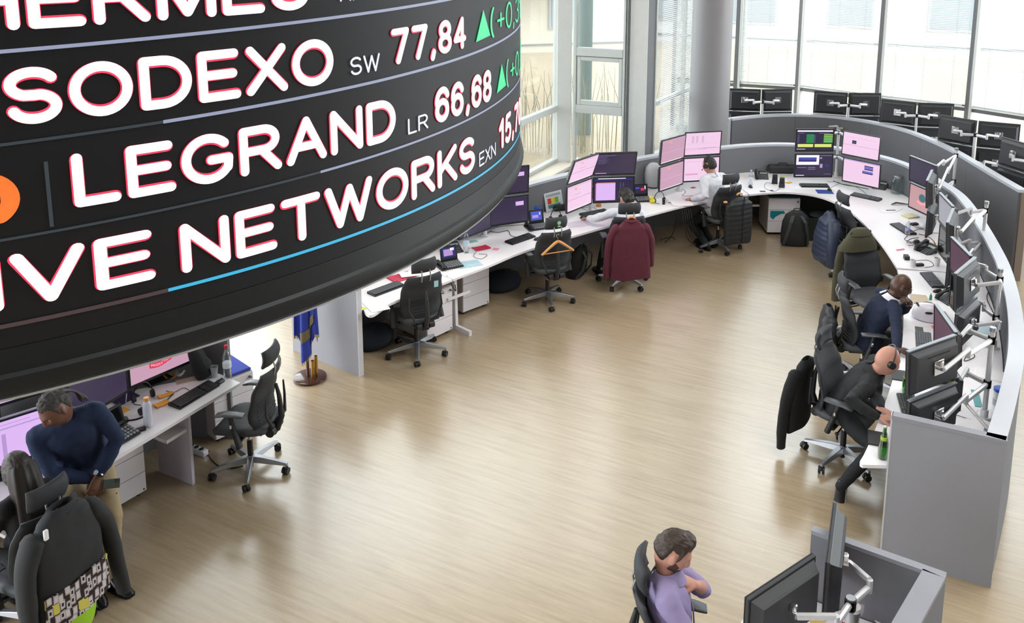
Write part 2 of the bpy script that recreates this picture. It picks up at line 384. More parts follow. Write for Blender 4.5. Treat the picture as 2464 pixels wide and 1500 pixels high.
r1 = [(WZ+.03, .06), (1.73, .10), (6.0, .12), (11.5, .1)]
window(AX, A0, r1)
for k in range(3): window(AX+(AY-AX)*(k+1)/3, AX+(AY-AX)*(k/3), r1)
window(A0, B0, r1)
wm = window(C0, D0, [(WZ+.03, .06), (1.73, .14), (2.70, .14), (6.0, .12), (11.5, .1)], fw=.04)
m = MB(); u = (D0-C0).normalized(); post(m, C0+u*.05, C0+u*.11, 1.80, 2.62, .07); post(m, D0-u*.11, D0-u*.05, 1.80, 2.62, .07); post(m, C0+u*.11, D0-u*.11, 1.80, 1.88, .07); post(m, C0+u*.11, D0-u*.11, 2.55, 2.62, .07)
m.build('opening_sash', M_FRAME, wm)
window(E0, F0, [(WZ+.03, .06), (1.76, .07), (6.0, .12), (11.5, .1)], split=[.73])
window(F0, FX, [(WZ+.03, .06), (1.76, .07), (6.0, .12), (11.5, .1)])
m = MB(); post(m, B0, B1, .0, ZT, .16); post(m, D0, D1, .0, ZT, .18); structure(m.build('trim_1', mat('light_window_post', 'd2d5d3', .5, .0)))
m = MB(); post(m, D1, E0, .0, ZT, .05); post(m, D0+V2(0, -.1), D0+V2(.05, -.1), 0, ZT, .06); structure(m.build('trim_2', M_FRAMED))
for nm, prs in (('wall_left', ((AY, AX),)), ('wall_back', ((AX, A0), (A0, B0))), ('wall_bay', ((C0, D0),)), ('wall_far', ((E0, FX),))):
    m = MB()
    for p, q in prs: post(m, p, q, 0, WZ, .12)
    structure(m.build(nm, mat('pale_wall_paint', 'cfc9bd', .8)))
m = MB()
for p, q in ((AX, A0), (A0, B0)):
    n_ = Vector((q-p).normalized()); n_ = Vector((n_.y, -n_.x, 0)); post(m, p+n_*.2, q+n_*.2, WZ-.06, WZ, .30)
structure(m.build('trim_3', mat('cream_window_sill', 'd9d2c4', .5)))

# right window front
RZ = 1.15
Wp = [at(*p, RZ) for p in [(1765, 204), (1915, 213), (2106, 238), (2324, 263)]]; Wp = [Vector((p.x, p.y, 0)) for p in Wp]
e = at(2464, 285, RZ); e = Vector((e.x, e.y, 0)); dW = (e-Wp[-1]).normalized(); Wp += [Wp[-1]+dW*2.0, Wp[-1]+dW*4.1, Wp[-1]+dW*6.2]
Wp = [Wp[0]+(Wp[0]-Wp[1]).normalized()*1.4]+Wp
M_SLAT = mat('white_blind_slat', 'e4e8ea', .5, var=.02)
def blind(p, q, label):
    h = heading(p, q); c = (p+q)/2; L_ = (q-p).length-.22
    r = thing('venetian_blind', label, 'blind', (c.x, c.y, 0), h, 'blinds on the right window front')
    m = MB()
    z = RZ+.12
    while z < 5.2:
        m.box((0, 0, z), (L_, .020, .0012), T=Matrix.Translation((0, 0, z)) @ Matrix.Rotation(R(24), 4, 'X') @ Matrix.Translation((0, 0, -z))); z += .034
    m.build('slats', M_SLAT, r); MB().box((0, 0, 5.25), (L_, .04, .05)).build('head_rail', M_FRAME, r); MB().box((0, 0, RZ+.09), (L_, .025, .02)).build('bottom_rail', M_FRAME, r)
    for t in (-.36, 0, .36): MB().cyl((t*L_, -.012, RZ+.09), (t*L_, -.012, 5.25), .0018, n=4).build('cord', M_FRAMED, r)
bl = ['white venetian blind over the window just left of the small round column', 'white venetian blind in the window right of the round columns', 'white venetian blind in the second window right of the columns', 'white venetian blind in the third window right of the columns', 'white venetian blind in the fourth window, rightmost in the photo', '', '']
def bay_blind(p, q, label):
    h = heading(p, q); c = (p+q)/2; L_ = (q-p).length-.14; r = thing('venetian_blind', label, 'blind', (c.x, c.y, 0), h)
    m = MB(); z = WZ+.12
    while z < 5.2: m.box((0, 0, z), (L_, .020, .0012), T=Matrix.Translation((0, 0, z)) @ Matrix.Rotation(R(24), 4, 'X') @ Matrix.Translation((0, 0, -z))); z += .034
    m.build('slats', M_SLAT, r); MB().box((0, 0, 5.25), (L_, .04, .05)).build('head_rail', M_FRAME, r)
_u = (F0-E0).normalized(); _n = Vector((_u.y, -_u.x, 0))
bay_blind(E0+_n*.12, E0+(F0-E0)*.98+_n*.12, 'pale venetian blind in the bay window left of the thick grey column')
for i in range(len(Wp)-1):
    p, q = Wp[i], Wp[i+1]; u = (q-p).normalized(); n_ = Vector((u.y, -u.x, 0))
    winN += 1; m = MB()
    for z, h in ((.06, .12), (RZ, .06), (RZ+.075, .03), (6.0, .12), (11.5, .1)): post(m, p, q, z-h/2, z+h/2, .10)
    post(m, p, p+u*.09, 0, ZT, .14); 
    o = m.build('window_%d' % winN, M_FRAMED); structure(o)
    m = MB(); post(m, p+u*.09, p+u*.14, 0, ZT, .20); m.build('mullion_cover', M_FRAME, o)
    g = MB(); post(g, p+u*.1, q, 0.1, ZT, .012); g.build('pane', M_PANE, o)
    if 0 < i < 5: blind(p+n_*.15+u*.06, q+n_*.15+u*.06, bl[i])
def column(px, z0, dia, label_trim, matn):
    c = at(px[0], px[1], 0); structure(MB().lathe([(dia/2, 0), (dia/2, 12.0)], 40, c=(c.x, c.y, 0)).build(label_trim, matn))
column((1698, 458), 0, .70, 'column_1', mat('grey_column_paint', '8d8b8e', .42, var=.03))
c = at(1774, 318, 0)
structure(MB().lathe([(.10, 0), (.10, 12)], 24, c=(c.x, c.y, 0)).build('column_2', M_FRAME))

# --- outside: pale ground and two pale buildings
b = MB(); b.box((10, 52, -.5), (90, 60, .3)); structure(b.build('ground_outside', mat('pale_paving', '8f8e8a', .9)))
def facade(name, label, p, q, col, depth, wins, floors, h=16., bal=False):
    L_ = (q-p).length; r = thing(name, label, 'building', (p.x, p.y, 0), heading(p, q))
    MB().box((L_/2, depth/2, h/2-.4), (L_, depth, h)).build('wall', mat(name+'_wall', col, .85, var=.04, scale=.6), r)
    gm = mat('hazy_window', '8e989f', .3, var=.06)
    n = int(L_/wins)
    for i in range(n):
        for k in range(floors):
            x = (i+.5)*L_/n; z = 1.6+k*3.1
            f = MB().box((x, -.02, z), (1.7, .08, 1.5)).build('window', mat('white_window_frame', 'a3a7aa', .6), r)
            MB().box((x, -.05, z), (1.5, .05, 1.3)).build('glazing', gm, f)
    ln = MB()
    for k in range(floors+1): ln.box((L_/2, -.02, .3+k*3.1), (L_, .06, .05))
    ln.build('string_course', mat('facade_joint', '868b8e', .8), r)
    if bal:
        for k in (0, 1):
            MB().box((L_*.45, -.5, 2.4+k*3.1), (L_*.7, 1.0, .18)).build('balcony_slab', mat('balcony_slab_paint', 'a8a498', .8), r)
            rl = MB()
            for j in range(60): rl.cyl((L_*.1+j*L_*.7/59, -.98, 2.45+k*3.1), (L_*.1+j*L_*.7/59, -.98, 3.4+k*3.1), .012, n=5)
            rl.box((L_*.45, -.98, 3.4+k*3.1), (L_*.7, .04, .04)); rl.build('railing', mat('pale_railing', '74777a', .6), r)
facade('pale_office_building', 'white panelled office building outside the right windows', V2(4.5, 37), V2(27, 28), 'c2c7ca', 8, 3.4, 5)
facade('cream_apartment_building', 'cream building with balconies outside the left window bay', V2(-9, 31), V2(4.4, 34), 'c9c4b6', 6, 3.6, 5, bal=True)
c = V2(1.6, 20.5)
m = MB(); m.tube([(c.x, c.y, -.3), (c.x, c.y, 9)], .22, 16); tag(m.build('steel_post', mat('pale_teal_steel', '7d8c8c', .5)), 'pale blue grey steel post outside the middle window of the bay', 'post')
m = MB(); m.tube([(-.9, 24, -.3), (.7, 24, 9)], .28, 8); tag(m.build('slanted_post', mat('cream_steel', 'a8987a', .6)), 'cream slanted post outside the left window beside the ticker', 'post')
random.seed(3); m = MB()
for k in range(150):
    x = random.uniform(-2.6, 3.2); y = random.uniform(18.6, 19.4); hh = random.uniform(1.2, 2.0); m.tube([(x, y, -.3), (x+random.uniform(-.08, .08), y, hh*.6), (x+random.uniform(-.2, .2), y, hh)], [.008, .007, .003], 4)
o = m.build('tall_grass', mat('dry_reed', '8f8b78', .8, var=.2)); o['kind'] = 'stuff'; tag(o, 'thin dry reeds growing outside the left window bay', 'grass')

# ================================================================== LED TICKER
DR = 3.4; DX, DY = -.985*DR, 1.65*DR
def zr(k): return CAMH + k*DR
ticker = thing('ticker_drum', 'huge curved black ticker drum with lit share prices hanging over the room', 'ticker screen', (DX, DY, zr(-.445)))
zb = zr(-.445)
def arcpts(r, a0, a1, n): return [(r*math.cos(R(a0+(a1-a0)*i/n)), r*math.sin(R(a0+(a1-a0)*i/n))) for i in range(n+1)]
def ring_sweep(prof, n=160):
    m = MB(); m.loft([[(r*math.cos(2*PI*k/n), r*math.sin(2*PI*k/n), z) for r, z in prof] for k in range(n)], closed=True); return m
H_ = 3.4
M_LED = mat('led_module_black', '17191e', .55, var=.12, scale=3, spec=.3)
M_LED2 = mat('led_fascia_black', '14191c', .5, var=.1, spec=.35)
zl = zr(-.395)-zb
ring_sweep([(DR, zl), (DR, H_), (DR-.3, H_), (DR-.3, zl)]).build('led_wall', M_LED, ticker)
ring_sweep([(DR-.3, .02), (DR-.03, 0), (DR+.012, .018), (DR+.022, .05), (DR+.018, .075), (DR+.004, .085), (DR, zl-.002), (DR-.3, zl-.002)]).build('bottom_rim', M_LED2, ticker)
ring_sweep([(DR-.05, -.014), (DR-.012, -.014), (DR-.008, -.004), (DR-.05, -.001)]).build('bottom_trim', mat('pale_grey_trim', 'b4bac0', .4), ticker)
for k in range(8): a = k*PI/4+.3; MB().cyl((DR*.96*math.cos(a), DR*.96*math.sin(a), H_), (DR*.96*math.cos(a), DR*.96*math.sin(a), 12.0-zb), .012, n=6).build('suspension_cable', M_ALU, ticker)
LEDW = mat('led_white', (1., .96, .985), emit=1.5, var=.01); LEDL = mat('led_pale_violet', (.80, .80, .97), emit=1.0, var=.02)
LEDG = mat('led_green', (.03, .78, .30), emit=1.0, var=.03); LEDO = mat('led_orange', (1., .16, .02), emit=1.2, var=.25, scale=40)
LEDC = mat('led_cyan', (.05, .50, .78), emit=.9, var=.02); LEDLINE = mat('led_line_grey', (.36, .40, .56), emit=.8, var=.05); LEDDIM = mat('led_line_dim', (.035, .05, .06), emit=.8, var=.1); LEDRED = mat('led_line_red', (.07, .04, .045), emit=.8)
GLY = {
 'H': (.74, [[(0,0),(0,1)],[(.74,0),(.74,1)],[(0,.52),(.74,.52)]]), 'E': (.66, [[(0,0),(0,1)],[(0,1),(.64,1)],[(0,.52),(.6,.52)],[(0,0),(.66,0)]]),
 'R': (.72, [[(0,0),(0,1)],'a 0 .74 .44 .26 90 -90 0 1',[(0,.48),(.42,.48)],[(.38,.48),(.72,0)]]), 'M': (.86, [[(0,0),(0,1)],[(0,1),(.43,.05)],[(.43,.05),(.86,1)],[(.86,1),(.86,0)]]),
 'S': (.68, ['s']), 'O': (.86, ['e .43 .5 .43 .5 0 360']), 'D': (.76, [[(0,0),(0,1)],[(0,1),(.32,1)],[(0,0),(.32,0)],'e .32 .5 .44 .5 90 -90']),
 'X': (.74, [[(0,0),(.72,1)],[(0.02,1),(.74,0)]]), 'L': (.58, [[(0,1),(0,0)],[(0,0),(.58,0)]]), 'G': (.84, ['e .43 .5 .43 .5 42 325',[(.8,.22),(.82,.46)],[(.82,.46),(.48,.46)]]),
 'A': (.80, [[(0,0),(.4,1)],[(.4,1),(.8,0)],[(.14,.33),(.66,.33)]]), 'N': (.72, [[(0,0),(0,1)],[(0,1),(.72,0)],[(.72,0),(.72,1)]]),
 'C': (.80, ['e .43 .5 .43 .5 45 315']), 'U': (.72, [[(0,1),(0,.36)],[(.72,1),(.72,.36)],'e .36 .36 .36 .36 180 360']), 'I': (0., [[(0,0),(0,1)]]),
 'V': (.78, [[(0,1),(.39,0)],[(.39,0),(.78,1)]]), 'T': (.72, [[(0,1),(.72,1)],[(.36,1),(.36,0)]]), 'W': (1.10, [[(0,1),(.28,0)],[(.28,0),(.55,.95)],[(.55,.95),(.82,0)],[(.82,0),(1.10,1)]]),
 'K': (.72, [[(0,0),(0,1)],[(.70,1),(0,.38)],[(.26,.58),(.72,0)]]), '7': (.50, [[(0,1),(.50,1)],[(.50,1),(.16,0)]]),
 '8': (.50, ['e .25 .76 .22 .24 0 360','e .25 .26 .25 .26 0 360']), '4': (.54, [[(.40,0),(.40,1)],[(.40,1),(0,.28)],[(0,.28),(.54,.28)]]),
 '6': (.50, ['e .25 .30 .25 .30 0 360','e .27 .62 .27 .38 25 190']), '0': (.50, ['e .25 .5 .25 .5 0 360']), '1': (.26, [[(.22,0),(.22,1)],[(.22,1),(0,.74)]]),
 '5': (.50, [[(.46,1),(.08,1)],[(.08,1),(.03,.5)],'e .23 .31 .27 .31 135 -140']), '2': (.50, ['e .25 .74 .24 .26 165 -40',[(.45,.6),(0,0)],[(0,0),(.5,0)]]), '3': (.50, ['e .24 .75 .22 .25 150 -90','e .24 .26 .26 .26 90 -150']),
 ',': (.10, [[(.08,.04),(.02,-.16)]]), '(': (.20, ['e .30 .45 .30 .68 125 235']), ')': (.20, ['e -.10 .45 .30 .68 55 -55']), '+': (.44, [[(0,.45),(.44,.45)],[(.22,.2),(.22,.7)]]), ' ': (.2, []) }
def glyph_lines(ch):
    out = []
    for st in GLY[ch][1]:
        if isinstance(st, list): out.append(st); continue
        if st == 's':
            out.append([(.34+.33*math.cos(R(t)), .745+.255*math.sin(R(t))) for t in range(28, 251, 12)]+[(.36, .505)]+[(.35+.33*math.cos(R(t)), .262+.262*math.sin(R(t))) for t in range(72, -163, -13)]); continue
        q = st.split(); v = [float(x) for x in q[1:]]
        if q[0] == 'a': out.append([(0, 1), (.40, 1)]+[(.42+.27*math.cos(R(t)), .74+.26*math.sin(R(t))) for t in range(90, -91, -15)]); continue
        n = max(6, int(abs(v[5]-v[4])/12)); out.append([(v[0]+v[2]*math.cos(R(v[4]+(v[5]-v[4])*i/n)), v[1]+v[3]*math.sin(R(v[4]+(v[5]-v[4])*i/n))) for i in range(n+1)])
    return out
def stroke_word(body, pen, gap):
    """outlined strokes of one word in cap-height units: list of (quad or disc) polygons"""
    polys = []; x = pen
    for ch in body:
        for ln in glyph_lines(ch):
            q = [(x+px, pen+py*(1-2*pen)) for px, py in ln]
            d = []
            for p in q: d.append([(p[0]+pen*math.cos(k*PI/6), p[1]+pen*math.sin(k*PI/6)) for k in range(12)])
            polys += [d[0], d[-1]] if len(q) < 3 else d
            for p, r in zip(q[:-1], q[1:]):
                L_ = math.hypot(r[0]-p[0], r[1]-p[1]) or 1e-6; nx, ny = -(r[1]-p[1])/L_*pen, (r[0]-p[0])/L_*pen; K = max(1, int(abs(r[0]-p[0])/.2))
                for i in range(K):
                    a = (p[0]+(r[0]-p[0])*i/K, p[1]+(r[1]-p[1])*i/K); c = (p[0]+(r[0]-p[0])*(i+1)/K, p[1]+(r[1]-p[1])*(i+1)/K)
                    polys.append([(a[0]-nx, a[1]-ny), (c[0]-nx, c[1]-ny), (c[0]+nx, c[1]+ny), (a[0]+nx, a[1]+ny)])
        x += GLY[ch][0]+2*pen+gap
    return polys, x-gap-pen
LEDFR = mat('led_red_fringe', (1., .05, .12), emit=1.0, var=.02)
def ticker_text(body, a0, a1, zbase, caph, m, off=.02, lift=.006, capref='H'):
    """off .022 = bold, smaller = lighter; the word fills angles a0..a1; one part per character"""
    pen = .088 if off >= .02 else (.065 if off > 0 else .045)
    _, W_ = stroke_word(body, pen, .12)
    def pt(x, y, l): a = R(a0+(a1-a0)*x/W_); return ((DR+l)*math.cos(a), (DR+l)*math.sin(a), zr(zbase)-zb+y*caph*DR)
    for k, ch in enumerate(body):
        pre = stroke_word(body[:k]+'I', pen, .12)[1]-2*pen if k else 0.
        mb = MB()
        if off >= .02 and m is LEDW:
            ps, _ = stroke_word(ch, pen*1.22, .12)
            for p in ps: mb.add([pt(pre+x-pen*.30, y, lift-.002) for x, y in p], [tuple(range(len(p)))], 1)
        ps, _ = stroke_word(ch, pen, .12)
        for p in ps: mb.add([pt(pre+x, y, lift) for x, y in p], [tuple(range(len(p)))], 0)
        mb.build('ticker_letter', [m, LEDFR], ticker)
def led_bar(a0, a1, k, th, m, lift=.004):
    n = max(2, int(abs(a1-a0)/1.2)); vs = []; fs = []
    for i in range(n+1):
        a = R(a0+(a1-a0)*i/n)
        kk = k(a0+(a1-a0)*i/n) if callable(k) else k
        for z in (zr(kk)-zb-th/2, zr(kk)-zb+th/2): vs.append(((DR+lift)*math.cos(a), (DR+lift)*math.sin(a), z))
    for i in range(n): fs.append((2*i, 2*i+2, 2*i+3, 2*i+1))
    MB().add(vs, fs).build('led_line', m, ticker)
CH = .0525
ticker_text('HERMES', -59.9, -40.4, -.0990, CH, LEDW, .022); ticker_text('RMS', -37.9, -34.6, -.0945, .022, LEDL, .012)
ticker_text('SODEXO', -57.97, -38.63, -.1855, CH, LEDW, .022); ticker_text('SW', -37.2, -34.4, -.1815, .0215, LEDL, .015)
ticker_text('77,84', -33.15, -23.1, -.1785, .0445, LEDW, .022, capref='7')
ticker_text('(+0,31)', -17.9, -2.0, -.1735, .042, LEDG, .0, capref='0')
ticker_text(')', -59.6, -57.7, -.2705, .042, LEDO, .03, capref='0')
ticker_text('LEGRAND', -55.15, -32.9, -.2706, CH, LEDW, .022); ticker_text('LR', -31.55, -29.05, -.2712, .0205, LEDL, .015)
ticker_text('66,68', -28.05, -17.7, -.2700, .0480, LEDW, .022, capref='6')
ticker_text('(+0,20)', -13.0, 3.0, -.2640, .042, LEDG, .0, capref='0')
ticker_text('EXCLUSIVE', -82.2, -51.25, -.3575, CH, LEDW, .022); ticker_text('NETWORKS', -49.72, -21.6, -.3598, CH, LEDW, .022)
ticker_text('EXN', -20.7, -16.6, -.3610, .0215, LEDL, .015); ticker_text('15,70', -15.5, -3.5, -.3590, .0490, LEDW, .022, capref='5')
def tri(a0, a1, k0, k1):
    P = [(a0, k0), (a1, k0+.003), ((a0+a1)/2, k1)]
    MB().add([((DR+.006)*math.cos(R(a)), (DR+.006)*math.sin(R(a)), zr(k)-zb) for a, k in P], [(0, 1, 2)]).build('up_arrow', LEDG, ticker)
tri(-21.2, -17.95, -.1750, -.1315); tri(-16.2, -13.1, -.2650, -.2235)
lerp = lambda k0, k1: (lambda a: k0+(k1-k0)*(a+58)/48)
led_bar(-62, -20, lerp(-.1175, -.103), .012, LEDLINE); led_bar(-62, -50.2, lerp(-.2015, -.186), .010, LEDDIM); led_bar(-50.2, -3, lerp(-.2015, -.186), .012, LEDLINE)
led_bar(-62, -40, lerp(-.290, -.279), .009, LEDDIM); led_bar(-40, -3, lerp(-.290, -.279), .010, LEDLINE)
led_bar(-62, -50.6, lerp(-.373, -.3755), .014, LEDRED); led_bar(-50.6, -3, lerp(-.373, -.3755), .012, LEDC)
MB().add([((DR+.004)*math.cos(R(a)), (DR+.004)*math.sin(R(a)), zr(k)-zb) for a, k in ((-56.45, -.285), (-56.25, -.285), (-56.25, -.222), (-56.45, -.222))], [(0, 1, 2, 3)]).build('led_line', LEDDIM, ticker)
# ================================================================== SCREENS, ARMS
def emat(name, h, e=1.0, var=.02, scale=20): return mat(name, h, .3, emit=e, var=var, scale=scale)
SC = dict(pink=emat('screen_pink_white', 'ecc9e4', 1.0), pinkdim=emat('screen_dull_pink', 'c79db4', .95), line=emat('screen_rose_line', 'd79fc0'), grey=emat('screen_grey_text', 'c3a3bd'), orange=emat('screen_orange_mark', 'eaa27c'),
          dark=emat('screen_dark_violet', '372d48', .9, .25, 5), navy=emat('screen_deep_violet', '2a2140', .9, .1), white=emat('screen_white', 'f6f0fa'), green=emat('screen_green', '1f8a4a', 1., .15, 40), lime=emat('screen_lime', 'a4d36a'), yellow=emat('screen_yellow_green', 'e2ea7e'),
          blue=emat('screen_blue', '4b58c8'), bluedark=emat('screen_navy_bar', '262a6a'), violet=emat('screen_lilac', 'd9b4ee'), lilac=emat('screen_lilac_grey', 'b493cc'), teal=emat('screen_teal_art', '3b6f77', .9), red=emat('screen_red_banner', 'd8304c'), redlt=emat('screen_pale_red', 'e88a86'), greyscr=mat('unlit_grey_screen', '8f8e96', .35), glossblk=mat('unlit_black_screen', '0c0d10', .08, var=.1), dimtxt=emat('screen_dim_text', '8d7fae', .8), rose=emat('screen_faded_rose', 'c79a9e', .9), plum=emat('screen_dim_plum', '6a4a5e', .7, .15, 6), black=emat('screen_black', '0d0b14', .8), magenta=emat('screen_magenta', 'd23a8a', .9))
KEYS = list(SC); SCM = [SC[k] for k in KEYS]
def content(kind, W, H):
    """rectangles (x0,y0,x1,y1 in 0..1 from the lower left, colour)"""
    r = random.Random(hash_(kind)); q = []
    if kind in ('pink', 'pinkdim'):
        q.append((0, 0, 1, 1, kind)); q.append((0, .93, 1, .95, 'line'))
        for i in range(9): y = .12+i*.09; q.append((.06, y, .06+r.uniform(.3, .85), y+.008, 'line'))
        q.append((.0, .42, 1, .45, 'line')); q.append((.30, .58, .55, .60, 'grey')); q.append((.3, .8, .38, .87, 'orange') if kind == 'pink' else (.34, .80, .42, .90, 'orange')); q.append((0, 0, .9, .03, 'white'))
    elif kind == 'pinktable':
        q.append((0, 0, 1, 1, 'pink'))
        for x in (.18, .3, .46): 
            for i in range(9): q.append((x, .55+i*.035, x+.06, .57+i*.035, 'grey'))
        q += [(0, .27, 1, .29, 'line'), (.35, .235, .62, .25, 'grey'), (.5, .29, .9, .31, 'line'), (0, .5, 1, .505, 'line'), (.02, .2, .3, .21, 'line')]
    elif kind == 'pinkfaint':
        q.append((0, 0, 1, 1, 'pink')); q += [(.04, .25, .4, .32, 'line'), (.03, .85, .7, .86, 'line'), (.02, 0, .9, .025, 'white')]
    elif kind == 'trade':
        q.append((0, 0, 1, 1, 'navy')); q.append((.02, .9, .98, .97, 'white'))
        for x in (.03, .47):
            for i in range(8): q.append((x, .38+i*.05, x+.05, .395+i*.05, 'dimtxt'))
        for i in range(10): q.append((.27, .36+i*.043, .47, .398+i*.043, 'green')); q.append((.74, .36+i*.043, .98, .398+i*.043, 'lime' if i % 2 else 'green'))
        for i in range(3): q.append((.04, .16+i*.05, .46, .205+i*.05, 'yellow')); q.append((.5, .16+i*.05, .96, .205+i*.05, 'yellow'))
        q += [(.02, .05, .25, .07, 'white'), (.05, .82, .2, .84, 'dimtxt'), (.6, .82, .9, .84, 'dimtxt')]
    elif kind == 'mail':
        q.append((0, 0, 1, 1, 'navy')); q += [(.02, .52, .64, .97, 'white'), (.08, .66, .57, .86, 'bluedark'), (.08, .77, .57, .82, 'blue'), (.66, .80, .72, .86, 'lilac'), (.66, .93, .98, .96, 'dimtxt'), (.67, .38, .74, .56, 'lilac'), (.82, .42, .92, .55, 'bluedark'), (.05, .38, .3, .41, 'dimtxt'), (.35, .38, .55, .41, 'dimtxt'), (.35, .3, .55, .33, 'dimtxt'), (.02, .02, .25, .05, 'white'), (.8, .08, .98, .1, 'dimtxt')]
    elif kind == 'pinkbox':
        q.append((0, 0, 1, 1, 'pink')); q += [(0, .44, 1, .46, 'line'), (.25, .52, .37, .68, 'navy'), (.27, .56, .35, .6, 'bluedark'), (.1, .8, .9, .81, 'line')]
    elif kind == 'pinkblue':
        q.append((0, 0, 1, 1, 'pink')); q += [(.58, .66, .82, .72, 'bluedark'), (.58, .73, .82, .79, 'blue'), (.58, .8, .82, .85, 'bluedark'), (.53, .49, .82, .55, 'bluedark'), (.53, .56, .82, .61, 'blue'), (0, .95, 1, 1, 'lilac'), (.02, 0, .3, .03, 'white')]
    elif kind == 'darktext':
        q.append((0, 0, 1, 1, 'dark'))
        for i in range(9): q.append((.06, .5+i*.05, .06+r.uniform(.1, .3), .51+i*.05, 'dimtxt'))
        q += [(.04, .9, .5, .92, 'dimtxt'), (.02, .02, .3, .06, 'lilac')]
    elif kind == 'mix':
        q.append((0, 0, 1, 1, 'navy')); q += [(.02, .88, .98, .96, 'bluedark'), (.10, .95, .8, .98, 'white'), (.05, .05, .54, .76, 'violet'), (.06, .76, .54, .80, 'redlt'), (.03, .05, .045, .76, 'magenta')]
        for x in (.66, .73): 
            for i in range(11): q.append((x, .1+i*.065, x+.02, .13+i*.065, 'dimtxt'))
    elif kind == 'dark': q.append((0, 0, 1, 1, 'dark'))
    elif kind == 'darkbox': q += [(0, 0, 1, 1, 'dark'), (.70, .64, .90, .80, 'violet'), (.70, .62, .72, .66, 'red')]
    elif kind == 'mailpage':
        q.append((0, 0, 1, 1, 'violet')); q += [(0, .8, 1, .83, 'lilac'), (.1, .9, .8, .915, 'lilac'), (.45, .1, .5, .7, 'lilac'), (.1, .55, .4, .56, 'lilac'), (.1, .45, .38, .46, 'lilac'), (.1, .3, .36, .31, 'lilac')]
    elif kind == 'violet': q.append((0, 0, 1, 1, 'violet'))
    elif kind == 'logo': q.append((0, 0, 1, 1, 'pinkdim'))
    elif kind == 'logo2': q.append((0, 0, 1, 1, 'rose'))
    elif kind == 'plum': q.append((0, 0, 1, 1, 'plum'))
    elif kind == 'greyscr': q.append((0, 0, 1, 1, 'greyscr'))
    else: q.append((0, 0, 1, 1, 'glossblk'))
    return q
def hash_(s): return sum((i+1)*ord(c) for i, c in enumerate(s))
def emblem(W, H, cx, cy, s, teal, red, word):
    """gear-like dark patch above a wavy banner carrying the word"""
    m = MB(); yy = -.0022
    pts = [(cx+s*(.62+.09*(k % 2))*math.cos(2*PI*k/22), cy+s*.55+s*(.52+.07*(k % 2))*math.sin(2*PI*k/22)) for k in range(22)]
    m.add([(x, yy, z) for x, z in pts], [tuple(range(22))], teal)
    ban = lambda t: cy-.10*s+.12*s*math.sin(t*2.4-1.2)
    n = 10; vs = []
    for i in range(n+1):
        t = -1+2*i/n; vs += [(cx+s*1.05*t, yy-.0006, ban(t)-.24*s), (cx+s*1.05*t, yy-.0006, ban(t)+.24*s)]
    m.add(vs, [(2*i, 2*i+2, 2*i+3, 2*i+1) for i in range(n)], red)
    ps, w_ = stroke_word(word, .085, .18); k = 1.8*s/w_; white = KEYS.index('pink')
    for p in ps:
        q = [(cx-.9*s+x*k, yy-.0012, ban((x*k-.9*s)/(1.05*s))-.12*s+y*s*.24) for x, y in p]; m.add(q, [tuple(range(len(q)))], white)
    return m
GLY['P'] = (.68, [[(0, 0), (0, 1)], 'a', [(0, .48), (.42, .48)]])
def make_monitor(kind, W=.56, H=.355, thick=.05):
    """returns (housing, display, trim) mesh builders; local: screen faces -Y, x to the viewer's right, z up from lower edge"""
    a = MB(); bz = .014
    a.box((0, .012, H/2), (W, .024, H), ch=.004)
    def fr(sx, sz, y): return [(-sx*W/2, y, H/2-sz*H/2), (sx*W/2, y, H/2-sz*H/2), (sx*W/2, y, H/2+sz*H/2), (-sx*W/2, y, H/2+sz*H/2)]
    a.loft([fr(.94, .90, .022), fr(.84, .76, .024+thick*.75), fr(.82, .74, .024+thick)][::-1], smooth=False)
    d = MB(); d.add([(-W/2+bz, -.0006, bz*1.6), (W/2-bz, -.0006, bz*1.6), (W/2-bz, -.0006, H-bz), (-W/2+bz, -.0006, H-bz)], [(0, 1, 2, 3)], KEYS.index('black'))
    for lv, (x0, y0, x1, y1, c) in enumerate(content(kind, W, H)):
        w_, h_ = W-2*bz, H-2.6*bz; y = -.0010-.00012*lv
        d.add([(-W/2+bz+x0*w_, y, 1.6*bz+y0*h_), (-W/2+bz+x1*w_, y, 1.6*bz+y0*h_), (-W/2+bz+x1*w_, y, 1.6*bz+y1*h_), (-W/2+bz+x0*w_, y, 1.6*bz+y1*h_)], [(0, 1, 2, 3)], KEYS.index(c))
    if kind in ('logo', 'logo2'):
        e = emblem(W, H, .0, H*.36 if kind == 'logo' else H*.42, .105, KEYS.index('teal'), KEYS.index('red' if kind == 'logo' else 'redlt'), 'PRODUCTION')
        d.add(e.v, e.f, 0); d.m[-len(e.f):] = e.m
    return a, d
M_MON = mat('monitor_black_plastic', '1d1e21', .42, var=.15); M_MONB = mat('monitor_back_plastic', '2a2b2e', .5, var=.12)
M_VENT = mat('vent_dark', '0c0c0d', .7); M_EDGE = mat('monitor_pale_edge', '8c9096', .35, .4)
MESHCACHE = {}
